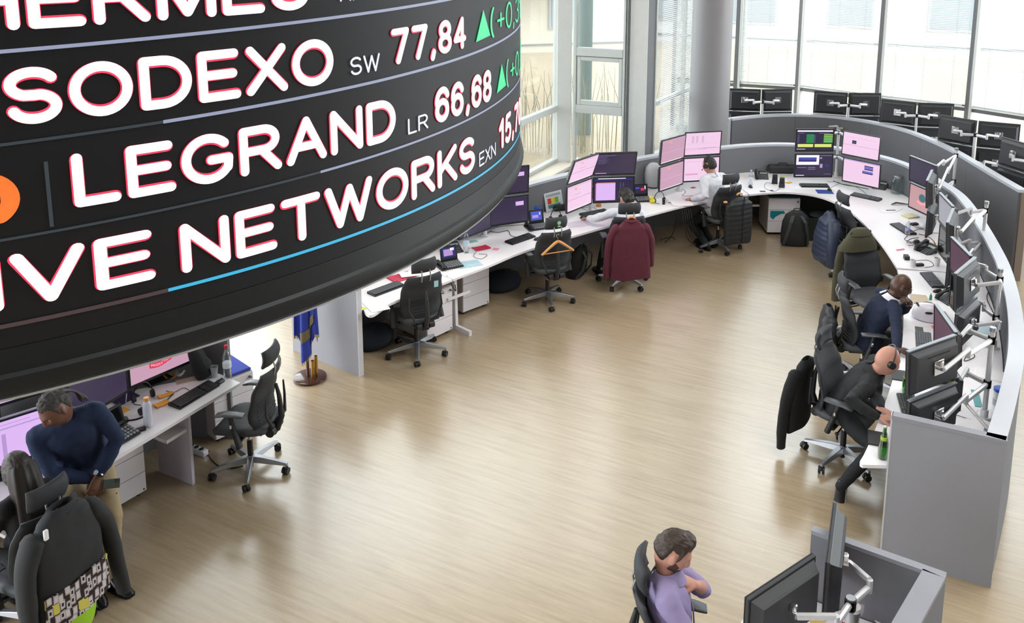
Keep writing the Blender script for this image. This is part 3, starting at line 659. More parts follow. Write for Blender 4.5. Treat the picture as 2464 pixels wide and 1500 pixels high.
def monitor(kind, c, psi, label, tilt=0., W=.56, H=.355, group=None, edge=False, cat='monitor', thick=.05):
    """c: centre of the lower edge (world); psi: heading (deg) of the viewer's left-to-right"""
    r = thing('monitor', label, cat, c, R(psi), group); r.rotation_euler = (R(tilt), 0, R(psi))
    key = (kind, W, H, edge, thick)
    if key not in MESHCACHE:
        a, d = make_monitor(kind, W, H, thick); h = a.build('housing', M_MONB, r, bevel=.0); s = d.build('display', SCM, r)
        bf = MB(); bz = .014
        for x0, x1, z0, z1 in ((-W/2, W/2, 0, bz*1.6), (-W/2, W/2, H-bz, H), (-W/2, -W/2+bz, bz*1.6, H-bz), (W/2-bz, W/2, bz*1.6, H-bz)): bf.box(((x0+x1)/2, -.0025, (z0+z1)/2), (x1-x0, .006, z1-z0))
        bz_ = bf.build('bezel', M_MON, r)
        v = MB()
        for k in range(14): v.box(((k-6.5)*.02, .024+thick*.9, H*.80), (.012, .01, .01))
        v = v.build('vent_slots', M_VENT, r)
        v['kind'] = 'stuff'
        L_ = [h, s, bz_, v]
        if edge: L_.append(MB().box((0, .012, H+.003), (W, .03, .008)).build('pale_top_edge', M_EDGE, r))  # pale strip; on the outer lower row it paints light on the top edge
        L_.append(MB().box((W*.32, -.006, bz*.8), (.03, .004, .005)).build('power_button', M_DARKP, r))
        MESHCACHE[key] = L_
    else:
        for q in MESHCACHE[key]:
            c_ = q.copy(); COL.objects.link(c_); c_.parent = r
    return r
def mon_back(r, H, W=.56, thick=.05):
    """world point at the middle of a monitor's back"""
    M = Matrix.LocRotScale(r.location, r.rotation_euler, None)
    return M @ Vector((0, .026+thick, H*.52)), (M.to_3x3() @ Vector((0, 1, 0)))
def arm_stand(base, ht, mons, label, zrings=None):
    """pole clamped to the desk with a jointed arm and plate for each monitor"""
    r = thing('monitor_support', label, 'monitor arm', base)
    MB().cyl((0, 0, -.04), (0, 0, ht), .021, n=14).build('pole', M_ARM, r)
    MB().box((0, 0, .012), (.10, .09, .024), ch=.006).cyl((0, 0, .02), (0, 0, .09), .032, n=14).build('clamp', M_ARM, r)
    MB().cyl((0, 0, ht-.03), (0, 0, ht+.004), .026, n=14).build('pole_cap', M_ALU, r)
    for mo, H in mons:
        p, n = mon_back(mo, H); p = p-Vector(base); z = min(max(p.z, .12), ht-.03); q = p+n*.045
        el = Vector((q.x*.5, q.y*.5, z)); sd = Vector((-q.y, q.x, 0)); sd = sd.normalized() if sd.length > 1e-4 else Vector((1, 0, 0))
        reach = Vector((q.x, q.y, 0)).length; hgt = math.sqrt(max(0., .20**2-(reach/2)**2)); back = Vector((n.x, n.y, 0))
        s_ = 1 if sd.dot(back) > 0 else -1
        el = Vector((q.x/2, q.y/2, z))+sd*(s_*hgt)
        a = MB().cyl((0, 0, z-.03), (0, 0, z+.03), .031, n=14).build('collar', M_DARKP, r)
        lowr = MB().tube([(0, 0, z), (el.x, el.y, z)], .019, 8, flat=1.2).cyl((el.x, el.y, z-.03), (el.x, el.y, z+.05), .018, n=10).build('lower_arm', M_ARM, r)
        upr = MB().tube([(el.x, el.y, z+.045), (q.x, q.y, p.z)], .017, 8, flat=1.2).build('upper_arm', M_ARM, r)
        M3 = mo.rotation_euler.to_matrix().to_4x4(); M3.translation = p
        MB().box((0, .004, 0), (.115, .006, .115), T=M3, ch=.002).cyl((0, .006, 0), (0, .045, 0), .020, n=12, T=M3).box((0, .02, .035), (.04, .03, .04), T=M3, ch=.006).build('mount_plate', M_CHROME, r)
    return r

def cl(px, py, z): return at(px, py, z)
# --- far bend cluster
Acen = Vector((4.69, 13.78, 0))
def P3(v, z): return Vector((v.x, v.y, z))
aL = (at(1908, 427, .89)+at(2004, 427, .89))/2; aR = (at(2032, 436, .89)+at(2109, 456, .89))/2
aUR = (at(2028, 352, 1.28)+at(2105, 376, 1.28))/2
g4 = [monitor('mail', P3(aL, .89), 0, 'lit monitor at far bend, lower left of four, white window over dark desktop', 0, .60, .385),
      monitor('trade', P3(aL+V2(.0, .02), 1.30), 0, 'lit monitor at far bend showing green blocks and yellow bars', 0, .60, .365),
      monitor('pinkblue', P3(aR, .89), -48, 'lit pink monitor at far bend, lower right, with two blue boxes', 0, .60, .385),
      monitor('pinkbox', P3(aR+V2(-.03, .02), 1.31), -48, 'lit pink monitor at far bend, upper right, with one small dark box', -3, .60, .375)]
pb = at(2016, 431, .74); pb.y += .1
arm_stand(pb, .78, [(g4[0], .385), (g4[1], .365), (g4[2], .385), (g4[3], .375)], 'silver monitor pole and arms between the four lit monitors at far bend')
# --- left arm clusters
def cluster(ends, psis, kinds, labels, W=.56, H=.36, up=.39, utilt=14, fwd=.0, armlabel='', zl=.87, arm=True):
    """ends: pixel pairs of the lower edge of the left / right lower monitor"""
    out = []
    for k, ((a, c), ps) in enumerate(zip(ends, psis)):
        p, q = at(*a, zl), at(*c, zl); mid = (p+q)/2; n = Vector((math.sin(R(ps)), -math.cos(R(ps)), 0))
        out.append((monitor(kinds[2*k], P3(mid, zl), ps, labels[2*k], 0, W, H), H))
        out.append((monitor(kinds[2*k+1], P3(mid+n*fwd, zl+up), ps, labels[2*k+1], utilt, W, H), H))
    if arm:
        c = sum((m.location for m, _ in out), Vector())/len(out); nn = Vector((0, 0, 0))
        for ps in psis: nn += Vector((-math.sin(R(ps)), math.cos(R(ps)), 0))
        c = c+nn.normalized()*.17
        arm_stand(Vector((c.x, c.y, .74)), .86, out, armlabel)
    return out
cluster([((1586, 464), (1643, 443)), ((1646, 440), (1727, 433))], (44, 12), ('pinkdim', 'pinkdim', 'pinkfaint', 'pinktable'),
        ['dull pink monitor, lower left of the four before the man with the black vest', 'dull pink monitor with orange mark, upper left before the man with the black vest', 'bright pink monitor, lower right of the four before the man with the black vest', 'bright pink monitor with columns of figures, upper right by the grey column'], .60, .385, .41, 4, armlabel='monitor pole behind the four pink monitors by the grey column', zl=.88)
cluster([((1363, 516), (1424, 490)), ((1431, 489), (1521, 487))], (50, 6), ('pink', 'pink', 'mix', 'darktext'),
        ['pink monitor with orange mark, lower left before the man with the maroon coat', 'pink monitor tilted down, upper left before the man with the maroon coat', 'dark monitor with a lilac page, lower right before the man with the maroon coat', 'dark text monitor tilted down, upper right before the man with the maroon coat'], .60, .385, .41, 20, armlabel='monitor pole behind the pink and dark monitors before the maroon coat', zl=.88)
cluster([((1110, 580), (1176, 550)), ((1178, 549), (1264, 532))], (48, 22), ('dark', 'dark', 'darkbox', 'darkbox'),
        ['dark violet monitor behind the ticker edge, beside a clear water bottle', 'dark violet monitor hidden behind the ticker edge, upper left of its four', 'dark violet monitor with a small lilac box, lower one by the blue capped tub', 'dark violet monitor with a small lilac box, upper one beside the ticker rim'], .60, .385, .41, 4, armlabel='monitor pole behind the dark violet monitors beside the ticker', zl=.88)
# --- right arm: V-shaped pairs, backs partly towards us
def pair(pl, psl, pr, psr, kinds, labels, H=.355, W=.56, up=.385, tl=(0, 0), tr=(0, 0), base=None, armlabel='', z=.87, edge=True, zu=None):
    o = []
    if pl is not None:
        o += [(monitor(kinds[0], P3(pl, z), psl, labels[0], tl[0], W, H, edge=edge), H), (monitor(kinds[1], P3(pl, z+up), psl, labels[1], tl[1], W, H, edge=edge), H)]
    o += [(monitor(kinds[2], P3(pr, z), psr, labels[2], tr[0], W, H, edge=edge), H), (monitor(kinds[3], P3(pr, z+up), psr, labels[3], tr[1], W, H, edge=edge), H)]
    arm_stand(P3(base, .74), .80, o, armlabel); return o
def dirv(psi): return Vector((math.cos(R(psi)), math.sin(R(psi)), 0))
def start(px, z, psi, W=.56): p = at(*px, z); return Vector((p.x, p.y, 0))+dirv(psi)*(W/2)
def pr(l, psl, r_, psr, kinds, labels, W2=.58, base=None, armlabel='', H=.36):
    o = []
    for c, ps, k0, W in ((l, psl, 0, .56), (r_, psr, 2, W2)):
        n = Vector((math.sin(R(ps)), -math.cos(R(ps)), 0))
        o += [(monitor(kinds[k0], Vector((c[0], c[1], .87))-n*.02, ps, labels[k0], 0, W, H, edge=True), H), (monitor(kinds[k0+1], Vector((c[0], c[1], 1.26)), ps, labels[k0+1], 4, W, H, edge=True), H)]
    arm_stand(P3(base, .74), .82, o, armlabel); return o
pr((5.64, 12.11), -77, (5.40, 11.38), -120, ('logo2', 'dark', 'off', 'off'), ['pale rose monitor with teal and red emblem, lower one right of the glass jar', 'dark monitor tilted down above the pale rose emblem screen', 'monitor seen edge on, lower one just right of the rose emblem screen', 'monitor seen edge on from above, top one just right of the rose emblem screen'], base=at(2290, 486, .74), armlabel='silver monitor pole at top of the right arm, nearest the glass jar')
pr((5.14, 10.36), -100, (4.91, 9.77), -121, ('off', 'greyscr', 'off', 'off'), ['dark glossy monitor on the right arm, lower one under the pale grey screen', 'monitor with pale blank grey screen on the right arm', 'monitor seen edge on, lower one in the middle of the right arm', 'monitor seen edge on, upper one right of the pale grey screen'], base=at(2359, 642, .74), armlabel='silver monitor pole in the middle of the right arm')
pr((4.56, 8.80), -97, (4.35, 8.28), -133, ('off', 'plum', 'off', 'off'), ['lower monitor hidden beneath the dim plum screen on the right arm', 'monitor with dim plum screen seen past the back of another monitor', 'black monitor seen from behind, lower one behind the white cycle helmet', 'black monitor seen from behind, upper one behind the white cycle helmet'], base=at(2389, 838, .74), armlabel='silver monitor pole beside the white cycle helmet')
pr((3.62, 7.12), -99, (3.29, 6.65), -150, ('off', 'plum', 'off', 'off'), ['lower monitor hidden under the narrow dim screen before the man in navy', 'monitor with narrow dim screen in front of the bald man in navy', 'black monitor seen from behind, lower one beside the two green bottles', 'large black monitor seen from behind, right of the man with headset'], base=at(2367, 1008, .74), armlabel='silver monitor pole nearest the end panel of the right arm')
# --- lower left desk
pm = (at(326, 931, .82)+at(448, 877, .82))/2
monitor('logo', P3(pm, .82), 53, 'lit pink monitor with teal emblem and red banner at lower left', 0, .62, .39); MB_stand = []
dm = at(312, 944, .85)-dirv(64)*.30; dmk = monitor('dark', P3(dm, .85), 66, 'dark violet monitor behind the man in the navy sweater', 0, .60, .38)
p_ = (at(0, 1122, .85)+at(76, 1098, .85))/2+V2(-.02, -.06); ml = monitor('mailpage', P3(p_, .85), 40, 'lit lilac mail monitor at the left edge of the photo, lower one', 0, .60, .38, edge=True)
mu = monitor('violet', P3(p_+V2(-.1, .10), 1.27), 40, 'lit lilac monitor at the left edge of the photo, upper one', 6, .60, .38)
def foot_stand(m, H, label=None):
    """desk stand under one monitor, a part of it"""
    zd = m.location.z-.74
    MB().box((0, .10, -zd+.008), (.24, .19, .016), ch=.004).build('stand_foot', M_MON, m)
    MB().box((0, .12, (H*.5-zd)/2), (.07, .03, zd+H*.5)).build('stand_neck', M_MON, m)
for m in (bpy.data.objects[x.name] for x in (ml, dmk)): foot_stand(m, .38)
for o in list(COL.objects):
    if o.get('label', '').startswith('lit pink monitor with teal emblem'): foot_stand(o, .39)
foot_stand(mu, .9)
# --- outer ring: black monitors seen from behind, upper and lower row
def outer_pair(ctop, psi_in, gap, label, lab2, Wd=.585, ang=8, skip=False, yaw=None):
    c = at(*ctop, 1.30); out = []
    n_ = Vector((math.cos(R(psi_in)), math.sin(R(psi_in)), 0))
    for s, tl_ in ((-1, 1), (1, 1)):
        p = c+n_*(s*(Wd/2+.008)); ps = psi_in+180+s*ang
        out.append((monitor('off', P3(p, 1.30), ps, label % ('left' if s < 0 else 'right'), 3, Wd, .42), .42))
        out.append((monitor('off', P3(p, .865), ps, lab2 % ('left' if s < 0 else 'right'), 0, Wd, .42, edge=True), .42))
    bk = Vector((math.sin(R(psi_in)), -math.cos(R(psi_in)), 0))
    arm_stand(P3(c+bk*.17, .74), .80, out, 'silver monitor pole behind the outer wall, '+label.split(' of ')[1] if ' of ' in label else label)
    return out
outer_pair((1829, 267), -3, 0, 'black outer monitor, upper %s of the pair by the column', 'black outer monitor, lower %s of the pair by the column')
outer_pair((2037, 276), -12, 0, 'black outer monitor, upper %s of the pair left of the second mullion', 'black outer monitor, lower %s of the pair left of the second mullion', ang=10)
outer_pair((2203, 302), -22, 0, 'black outer monitor, upper %s of the pair right of the second mullion', 'black outer monitor, lower %s of the pair right of the second mullion', ang=12)
outer_pair((2349, 351), -38, 0, 'black outer monitor, upper %s of the pair at the far right', 'black outer monitor, lower %s of the pair at the far right', ang=12)
outer_pair((2490, 420), -62, 0, 'black outer monitor, upper %s of the pair cut by the right edge', 'black outer monitor, lower %s of the pair cut by the right edge', ang=12)
oc = offset2(TT, .10); oc2 = offset2(TT, .95)
o = MB().prism([(p.x, p.y) for p in oc]+[(p.x, p.y) for p in oc2[::-1]], .712, .74).build('worktop', M_WORKTOP); tag(o, 'white outer worktop behind the tall wall, under the black monitors', 'desk top')
for k in (6, 20, 34, 48):
    p, q = oc[k], oc2[k]; MB().box((0, 0, .355), ((q-p).length-.1, .03, .71), T=rotT(heading(p, q), ((p.x+q.x)/2, (p.y+q.y)/2, 0))).build('side_panel', M_WHITE, o)
# --- near desk, lower right
e0, e1 = at(1797, 1440, 1.36), at(1952, 1337, 1.36); mid = (e0+e1)/2; ps = math.degrees(heading(e1, e0))
nm1 = monitor('off', Vector((mid.x, mid.y, 1.0)), ps, 'large black monitor seen from behind in front of the man in lilac shirt', 0, .58, .37, thick=.06)
t0 = at(2006, 1209, 1.36); nps = -113
nm2 = monitor('off', Vector((t0.x, t0.y, .99))+dirv(nps)*.29, nps, 'black monitor seen edge on at the near desk', 0, .58, .37, thick=.06)
arm_stand(Vector((1.86, 4.42, .74)), .48, [(nm1, .37), (nm2, .37)], 'silver monitor arm at the near desk in the lower right corner')
# ================================================================== CHAIRS
def smooth(t): t = max(0., min(1., t)); return t*t*(3-2*t)
def interp(tab, v):
    for (a, x), (c, y) in zip(tab[:-1], tab[1:]):
        if v <= c: t = smooth((v-a)/(c-a)) if c > a else 0; return x+(y-x)*t
    return tab[-1][1]
BACK_X = [(0, -.205), (.30, -.175), (.65, -.215), (1, -.285)]     # profile of the backrest, from the seat upward
BACK_W = [(0, .20), (.22, .245), (.6, .250), (.88, .225), (1, .195)]
def back_pt(u, v, off=0.):
    w = interp(BACK_W, v); y = (u*2-1)*w; x = interp(BACK_X, v)+.055*(u*2-1)**2-off; z = .50+v*.53
    return (x, y, z)
def make_chair(label):
    r = thing('office_chair', label, 'chair', (0, 0, 0), 0, 'swivel chairs around the trading ring')
    sb = MB()
    for k in range(5):
        a = 2*PI*k/5; c, s_ = math.cos(a), math.sin(a)
        def sec(d, w, h, z): return [(c*d-s_*w*sx, s_*d+c*w*sx, z+h*sz) for sx, sz in ((-1, -1), (1, -1), (.75, 1), (-.75, 1))]
        sb.loft([sec(.02, .034, .028, .118), sec(.12, .030, .026, .112), sec(.25, .022, .018, .098), sec(.345, .017, .011, .086)], smooth=False)
    sb.cyl((0, 0, .085), (0, 0, .15), .042, .036, 20)
    sb = sb.build('star_base', M_ALU, r, bevel=.003)
    for k in range(5):
        a = 2*PI*k/5; c, s_ = math.cos(a), math.sin(a); T = rotT(a+.5+k*.9, (c*.335, s_*.335, 0)); m = MB()
        m.cyl((-.012, -.028, .031), (-.012, -.006, .031), .031, n=16, T=T).cyl((-.012, .006, .031), (-.012, .028, .031), .031, n=16, T=T).box((-.004, 0, .048), (.05, .018, .036), T=T, ch=.006).cyl((0, 0, .05), (0, 0, .085), .009, n=8, T=T)
        m.build('caster', M_BLACKP, sb)
    MB().cyl((0, 0, .03), (0, 0, .085), .022, n=14).cyl((0, 0, .14), (0, 0, .29), .026, n=16).build('gas_lift', M_BLACKP, r)
    MB().cyl((0, 0, .285), (0, 0, .40), .014, n=14).build('lift_piston', M_CHROME, r)
    m = MB(); m.box((-.03, 0, .415), (.26, .17, .06), ch=.012).box((-.20, 0, .41), (.14, .09, .05), ch=.01).cyl((.03, -.09, .41), (.03, -.27, .40), .007, n=8).ball((.03, -.275, .40), .017)
    m.build('mechanism', M_BLACKP, r)
    def seat_pt(u, v):
        x = -.23+.47*u; w = .250*(1-.22*abs(2*u-1)**4)-.02*(1-u); y = (2*v-1)*w; z = .478+.012*(2*v-1)**2-.03*max(0, (u-.75)/.25)**2+.01*(1-u)
        e = min(u/.06, (1-u)/.06, v/.06, (1-v)/.06, 1); return (x, y, z-.004*(1-e))
    MB().slab(seat_pt, 16, 14, lambda u, v: .078*min(1., .62+min(u, 1-u, v, 1-v)/.10*.38)).build('seat', M_GREYF, r, bevel=.0, sharp=80)
    MB().slab(lambda u, v: back_pt(u, v), 14, 20, lambda u, v: .040*min(1., .4+min(u, 1-u, v, 1-v)/.10*.6)).build('backrest', M_BLACKF, r, sharp=80)
    m = MB()
    for k in range(7):
        v = .13+k*.055; m.tube([back_pt(u, v, .024) for u in [.14+.72*i/8 for i in range(9)]], .005, 6)
    m = m.build('back_ribs', M_DARKP, r)
    m = MB(); m.tube([(-.16, 0, .42), (-.27, 0, .44), (-.315, 0, .56), (-.30, 0, .75), (-.275, 0, .86)], [.030, .034, .028, .020, .014], 10)
    for s_ in (-1, 1):
        m.tube([(-.245, s_*.02, .47), (-.285, s_*.14, .53), (-.262, s_*.20, .66), (-.262, s_*.185, .80)], [.018, .016, .012, .008], 8)
        m.cyl((-.24, s_*.045, .44), (-.24, s_*.105, .44), .042, n=18)
    m.build('back_frame', M_DARKP, r)
    def head_pt(u, v):
        y = (2*u-1)*(.150-.012*abs(2*v-1)**2); return (-.245+.030*(2*u-1)**2-.030*math.sin(v*PI*.8)+.01*v, y, 1.065+.150*v)
    MB().slab(head_pt, 12, 8, lambda u, v: .058*min(1., .35+min(u, 1-u, v, 1-v)/.16*.65)).build('headrest', M_BLACKF, r, sharp=80)
    for s_ in (-1, 1): MB().tube([(-.285, s_*.05, .97), (-.302, s_*.05, 1.04), (-.285, s_*.05, 1.10)], .007, 8).build('headrest_post', M_ALU, r)
    for s_ in (-1, 1):
        a = MB(); a.tube([(-.02, s_*.10, .42), (-.02, s_*.24, .42), (-.03, s_*.285, .45)], [.022, .022, .03], 10)
        a.tube([(-.05, s_*.292, .40), (.0, s_*.288, .56)], [.036, .030], 12, flat=.75).tube([(-.002, s_*.288, .55), (.03, s_*.282, .675)], [.022, .020], 10)
        a = a.build('armrest', M_DARKP, r)
        MB().slab(lambda u, v, s_=s_: (-.095+.255*u, s_*.278+(2*v-1)*.046*(1-.25*abs(2*u-1)**3), .695-.018*max(0, u-.7)/.3), 10, 6, lambda u, v: .026*min(1., .45+min(u, 1-u, v, 1-v)/.2*.55)).build('arm_pad', mat('grey_arm_pad', '4b4e52', .38, var=.1), a, sharp=80)
        MB().box((.012, s_*.315, .60), (.02, .008, .035), ch=.003).build('height_button', M_CHROME, a)
    return r
def chair_at(proto, p, deg, label, base_px=None):
    global _first
    loc = (p.x, p.y, 0)
    if _first: c = proto; c.location = loc; c.rotation_euler = (0, 0, R(deg)); c['label'] = label; _first = False
    else: c = dup(proto, loc, R(deg), label)
    if base_px:
        q = at(*base_px, 0); a = heading(p, q)-R(deg)
        for ch in c.children:
            if ch.name.startswith('star_base'): ch.rotation_euler = (0, 0, a)
    return c
_first = True
proto = make_chair('')
ch_a = chair_at(proto, at(605, 1130, 0), 171, 'empty black swivel chair at lower left, side on, beside the flag stand', (588, 1216))
ch_b = chair_at(proto, at(1003, 850, 0), 120, 'empty black swivel chair with a pale blue sticker, nearest the flag stand', (1008, 918))
ch_c = chair_at(proto, at(1317, 725, 0), 113, 'empty black swivel chair with a bare wooden hanger on its back', (1337, 768))
ch_d = chair_at(proto, at(1500, 682, 0), 96, 'black swivel chair under the maroon coat', (1483, 694))
ch_e = chair_at(proto, at(1726, 597, 0), 116, 'black swivel chair of the man in white shirt, with the black puffer vest', (1767, 628))
ch_f = chair_at(proto, V2(4.74, 11.98), 8, 'black swivel chair with navy puffer jacket on its back, side on', None)
ch_g = chair_at(proto, at(2084, 806, 0), -74, 'black swivel chair with an olive hooded coat over its back, facing us', None)
ch_h = chair_at(proto, V2(3.71, 9.0), -8, 'black swivel chair of the bald man in the navy sweater', None)
ch_i = chair_at(proto, at(2026, 1107, 0), -40, 'black swivel chair of the bald man with headset', (1948, 1158))
p7c = at(1524, 1368, 1.13)+dirv(-8)*.30; ch_j = chair_at(proto, p7c, -8, 'black swivel chair of the man in the lilac shirt', None)
p2c = at(128, 1190, 1.15)+dirv(152)*.30; ch_k = chair_at(proto, p2c, 152, 'black swivel chair of the long haired woman, under a black and white jacket', (225, 1480))
def cw(c, p):
    """chair-local point to world"""
    return Matrix.LocRotScale(c.location, c.rotation_euler, None) @ Vector(p)
# stickers on chairs belong to their chair
T = Matrix.Rotation(R(0), 4, 'Z')
MB().box((-.337, -.10, .94), (.004, .05, .07)).build('sticker', mat('pale_blue_sticker', '9fd0d8', .5), ch_b)
m = MB(); m.add([(-.327, .025*math.cos(k*PI/8), 1.165+.025*math.sin(k*PI/8)) for k in range(16)]+[(-.326, .02, 1.11), (-.326, -.02, 1.11), (-.326, -.02, 1.13), (-.326, .02, 1.13)], [tuple(range(16))[::-1], (16, 17, 18, 19)]); m.build('sticker', mat('pale_green_sticker', '8fc79a', .5), ch_c)

# ================================================================== DRAWER UNITS
def pedestal(p, deg, label, W=.42, D=.56, H=.60, three=True, lockside=1):
    """front faces local -Y; p = middle of the lower front edge"""
    r = thing('drawer_unit', label, 'drawer unit', (p.x, p.y, 0), R(deg), 'white drawer units under the desks')
    MB().box((0, D/2+.012, H/2+.02), (W, D, H-.04)).build('carcass', mat('pale_grey_carcass', 'b9b2ac', .5), r, bevel=.003)
    hh = (H-.05)/3
    for k in range(3):
        d = MB().box((0, .004, .045+hh*k+hh/2), (W-.006, .018, hh-.006), ch=.002).build('drawer', M_WHITE, r)
        if k == 2: MB().cyl((lockside*(W/2-.04), -.006, .045+hh*k+hh*.78), (lockside*(W/2-.04), -.028, .045+hh*k+hh*.78), .013, n=12).build('lock', M_FRAMED, d)
        if k == 0: MB().cyl((lockside*(W/2-.03), -.004, .07), (lockside*(W/2-.03), -.010, .07), .008, n=10).build('badge', M_DARKP, d)
    for sx in (-1, 1):
        for sy in (.06, D-.06): MB().cyl((sx*(W/2-.05), sy, 0), (sx*(W/2-.05), sy, .022), .018, n=10).build('foot', M_BLACKP, r)
    return r
def ped_px(a, c, label, dep=.56, **k):
    p, q = at(*a, 0), at(*c, 0); return pedestal((p+q)/2, math.degrees(heading(p, q)), label, W=(q-p).length, D=dep, **k)
ped_px((1114, 761), (1177, 737), 'white drawer unit under the left arm with its pale side showing')
ped_px((1028, 829), (1089, 800), 'white drawer unit behind the empty chair with the pale blue sticker', dep=.5)
pa = ped_px((1845, 566), (1921, 567), 'white drawer unit at the far bend with a teal cushion and torn teal sticker')
ped_px((264, 1243), (354, 1190), 'white drawer unit at lower left beside the man in navy')
_l, _r = at(559, 906, .62), at(608, 887, .62); _h = heading(_l, _r); pc = pedestal(Vector((_r.x, _r.y, 0))-Vector((math.cos(_h), math.sin(_h), 0))*.21, math.degrees(_h), 'white drawer unit with a blue cushion top at lower left', D=.55)
MB().box((0, .28, .612), (.42, .52, .03), ch=.012).build('seat_cushion', mat('blue_cushion', '2f3f9c', .85, var=.12, scale=30), pc)
MB().box((0, .28, .615), (.44, .52, .05), ch=.015).build('seat_cushion', mat('teal_cushion', '173c46', .85, var=.12, scale=30), pa)
m = MB().prism([(-.21, .40), (-.21, .30), (-.16, .26), (-.13, .30), (-.05, .35), (.02, .36), (.0, .40)], .0065, .0085, T=Matrix.Rotation(PI/2, 4, 'X')).build('torn_sticker', mat('teal_sticker', '12808a', .5), pa)

# ================================================================== HANGERS, COATS, BAGS
def hanger(name_lbl, c, off=(-.40, 0, .90), s=1.0):
    """wooden coat hanger hung on a chair's back; off in chair coordinates"""
    r = thing('coat_hanger', name_lbl, 'hanger', cw(c, off), c.rotation_euler.z+PI/2)
    m = MB()
    for sx in (-1, 1): m.tube([(0, 0, 0), (sx*.04, 0, -.018), (sx*.12, 0, -.075), (sx*.22, 0, -.150)], [.019, .019, .016, .014], 8, flat=1.)
    m.build('shoulders', M_WOOD, r)
    MB().tube([(-.205, 0, -.142), (.205, 0, -.142)], .007, 8).build('bar', M_WOOD, r)
    MB().tube([(0, 0, .0), (0, 0, .05)]+[(.02*math.cos(t)-.0, 0, .07+.022*math.sin(t)) for t in [-1.5+.5*i for i in range(9)]], .003, 6).build('hook', M_CHROME, r)
    return r
hanger('bare wooden coat hanger on the back of an empty chair', ch_c, (-.335, .02, .93))
def fold(z, y, amp, seed, f=9.): return amp*(mnoise.noise(Vector((y*f, z*f*.35, seed)))+.5*mnoise.noise(Vector((y*f*2.3, z*f*.6, seed+9))))
def coat(label, c, off, secs, m, sleeves=(), seed=1., amp=.012, ribs=0, name='coat', cat='coat', rot=0., extra=None, N_=36, slm=None):
    """garment hung on a chair: secs = (z, half width, half depth, x shift, y shift) from collar to hem, in chair-local axes at off"""
    r = thing(name, label, cat, cw(c, off), c.rotation_euler.z+R(rot))
    S_ = []
    Z = [s[0] for s in secs]; K = 44
    for k in range(K+1):
        z = Z[0]+(Z[-1]-Z[0])*k/K
        i = 0
        while i < len(secs)-2 and z < secs[i+1][0]: i += 1
        t = (z-secs[i][0])/((secs[i+1][0]-secs[i][0]) or 1); q = [a+(e-a)*smooth(t) for a, e in zip(secs[i], secs[i+1])]
        rib = (1+.10*abs(math.sin(PI*(z-Z[-1])*ribs))-.05) if ribs else 1.
        ring = []
        for j in range(N_):
            a = 2*PI*j/N_; ca, sa = math.cos(a), math.sin(a)
            y = q[1]*math.copysign(abs(ca)**.8, ca); x = q[2]*math.copysign(abs(sa)**.8, sa)*rib
            y *= (1+.02*(rib-1)*6 if ribs else 1)
            f = fold(z, y+a*.1, amp*min(1, (Z[0]-z)/.2+.1), seed); ring.append((x+q[3]-f*sa*1.2, y+q[4]+f*ca*.6, z+(.012*math.sin(a*3+seed) if k == K else 0)))
        S_.append(ring)
    q0 = [Vector(p) for p in S_[0]]; cc = sum(q0, Vector())/len(q0); S_.insert(0, [cc+(p-cc)*.80+Vector((0, 0, .006)) for p in q0]); S_.insert(0, [cc+(p-cc)*.66-Vector((0, 0, .035)) for p in q0])
    MB().loft(S_).build('body', m, r, sharp=70)
    for pts, rad in sleeves:
        P = spline(pts, 5); rr = []
        for i, p in enumerate(P):
            t = i/(len(P)-1); b_ = rad[0]+(rad[1]-rad[0])*t
            if ribs: b_ *= 1+.10*abs(math.sin(t*ribs*1.5))
            rr.append(b_*(1+.10*mnoise.noise(Vector((t*7, seed, 3)))))
        d0 = (P[0]-P[1]).normalized(); P = [P[0]+d0*rad[0]*.7, P[0]+d0*rad[0]*.45]+P; rr = [rr[0]*.35, rr[0]*.78]+rr
        MB().tube(P, rr, 14, flat=.75).build('sleeve', slm or m, r, sharp=70)
    if extra: extra(r)
    return r
M_MAROON = mat('maroon_wool', '5a2333', .92, var=.15, scale=25, bump=.3, bscale=300)
M_PUFF = mat('black_puffer_nylon', '202226', .55, var=.2, scale=12); M_PUFFN = mat('navy_puffer_nylon', '232c42', .5, var=.2, scale=12)
M_BLACKW = mat('black_wool', '121316', .9, var=.2, scale=25); M_OLIVE = mat('olive_cotton', '43412f', .9, var=.15, scale=20)
def collar_hanger(r, z=.02):
    MB().tube([(-.0, -.05, z-.02), (0, -.02, z), (0, .02, z), (0, .05, z-.02)], .014, 8).build('hanger_neck', M_WOOD, r)
def maroon_extra(r):
    collar_hanger(r, .03)
    MB().slab(lambda u, v: (-.055*math.sin(PI*u)-.006+.02*v, -.105+.21*u, -.01-.05*v), 10, 3, .012).build('collar', M_MAROON, r)
coat('maroon wool coat hanging on the back of a chair on the left arm', ch_d, (-.36, 0, 1.03),
     [(0, .07, .035, .0, 0), (-.05, .13, .05, 0, 0), (-.12, .225, .065, 0, 0), (-.30, .245, .075, -.01, 0), (-.6, .26, .08, -.01, 0), (-.80, .27, .08, -.01, 0)], M_MAROON,
     [([(0.02, .20, -.12), (.03, .27, -.28), (.03, .30, -.52), (.02, .31, -.80)], (.075, .055)), ([(0.02, -.20, -.12), (0.02, -.27, -.28), (.03, -.28, -.45), (.05, -.29, -.66)], (.075, .05))], 2., .016, extra=maroon_extra)
def vest_extra(r):
    collar_hanger(r, .05)
    MB().tube([(-.03, -.07, .0), (-.07, -.05, -.05), (-.085, -.02, -.14), (-.09, -.01, -.68)], .006, 6).build('zip', M_VENT, r)
    MB().box((0, .25, -.05), (.05, .06, .03), ch=.012).build('hanger_end', M_WOOD, r)
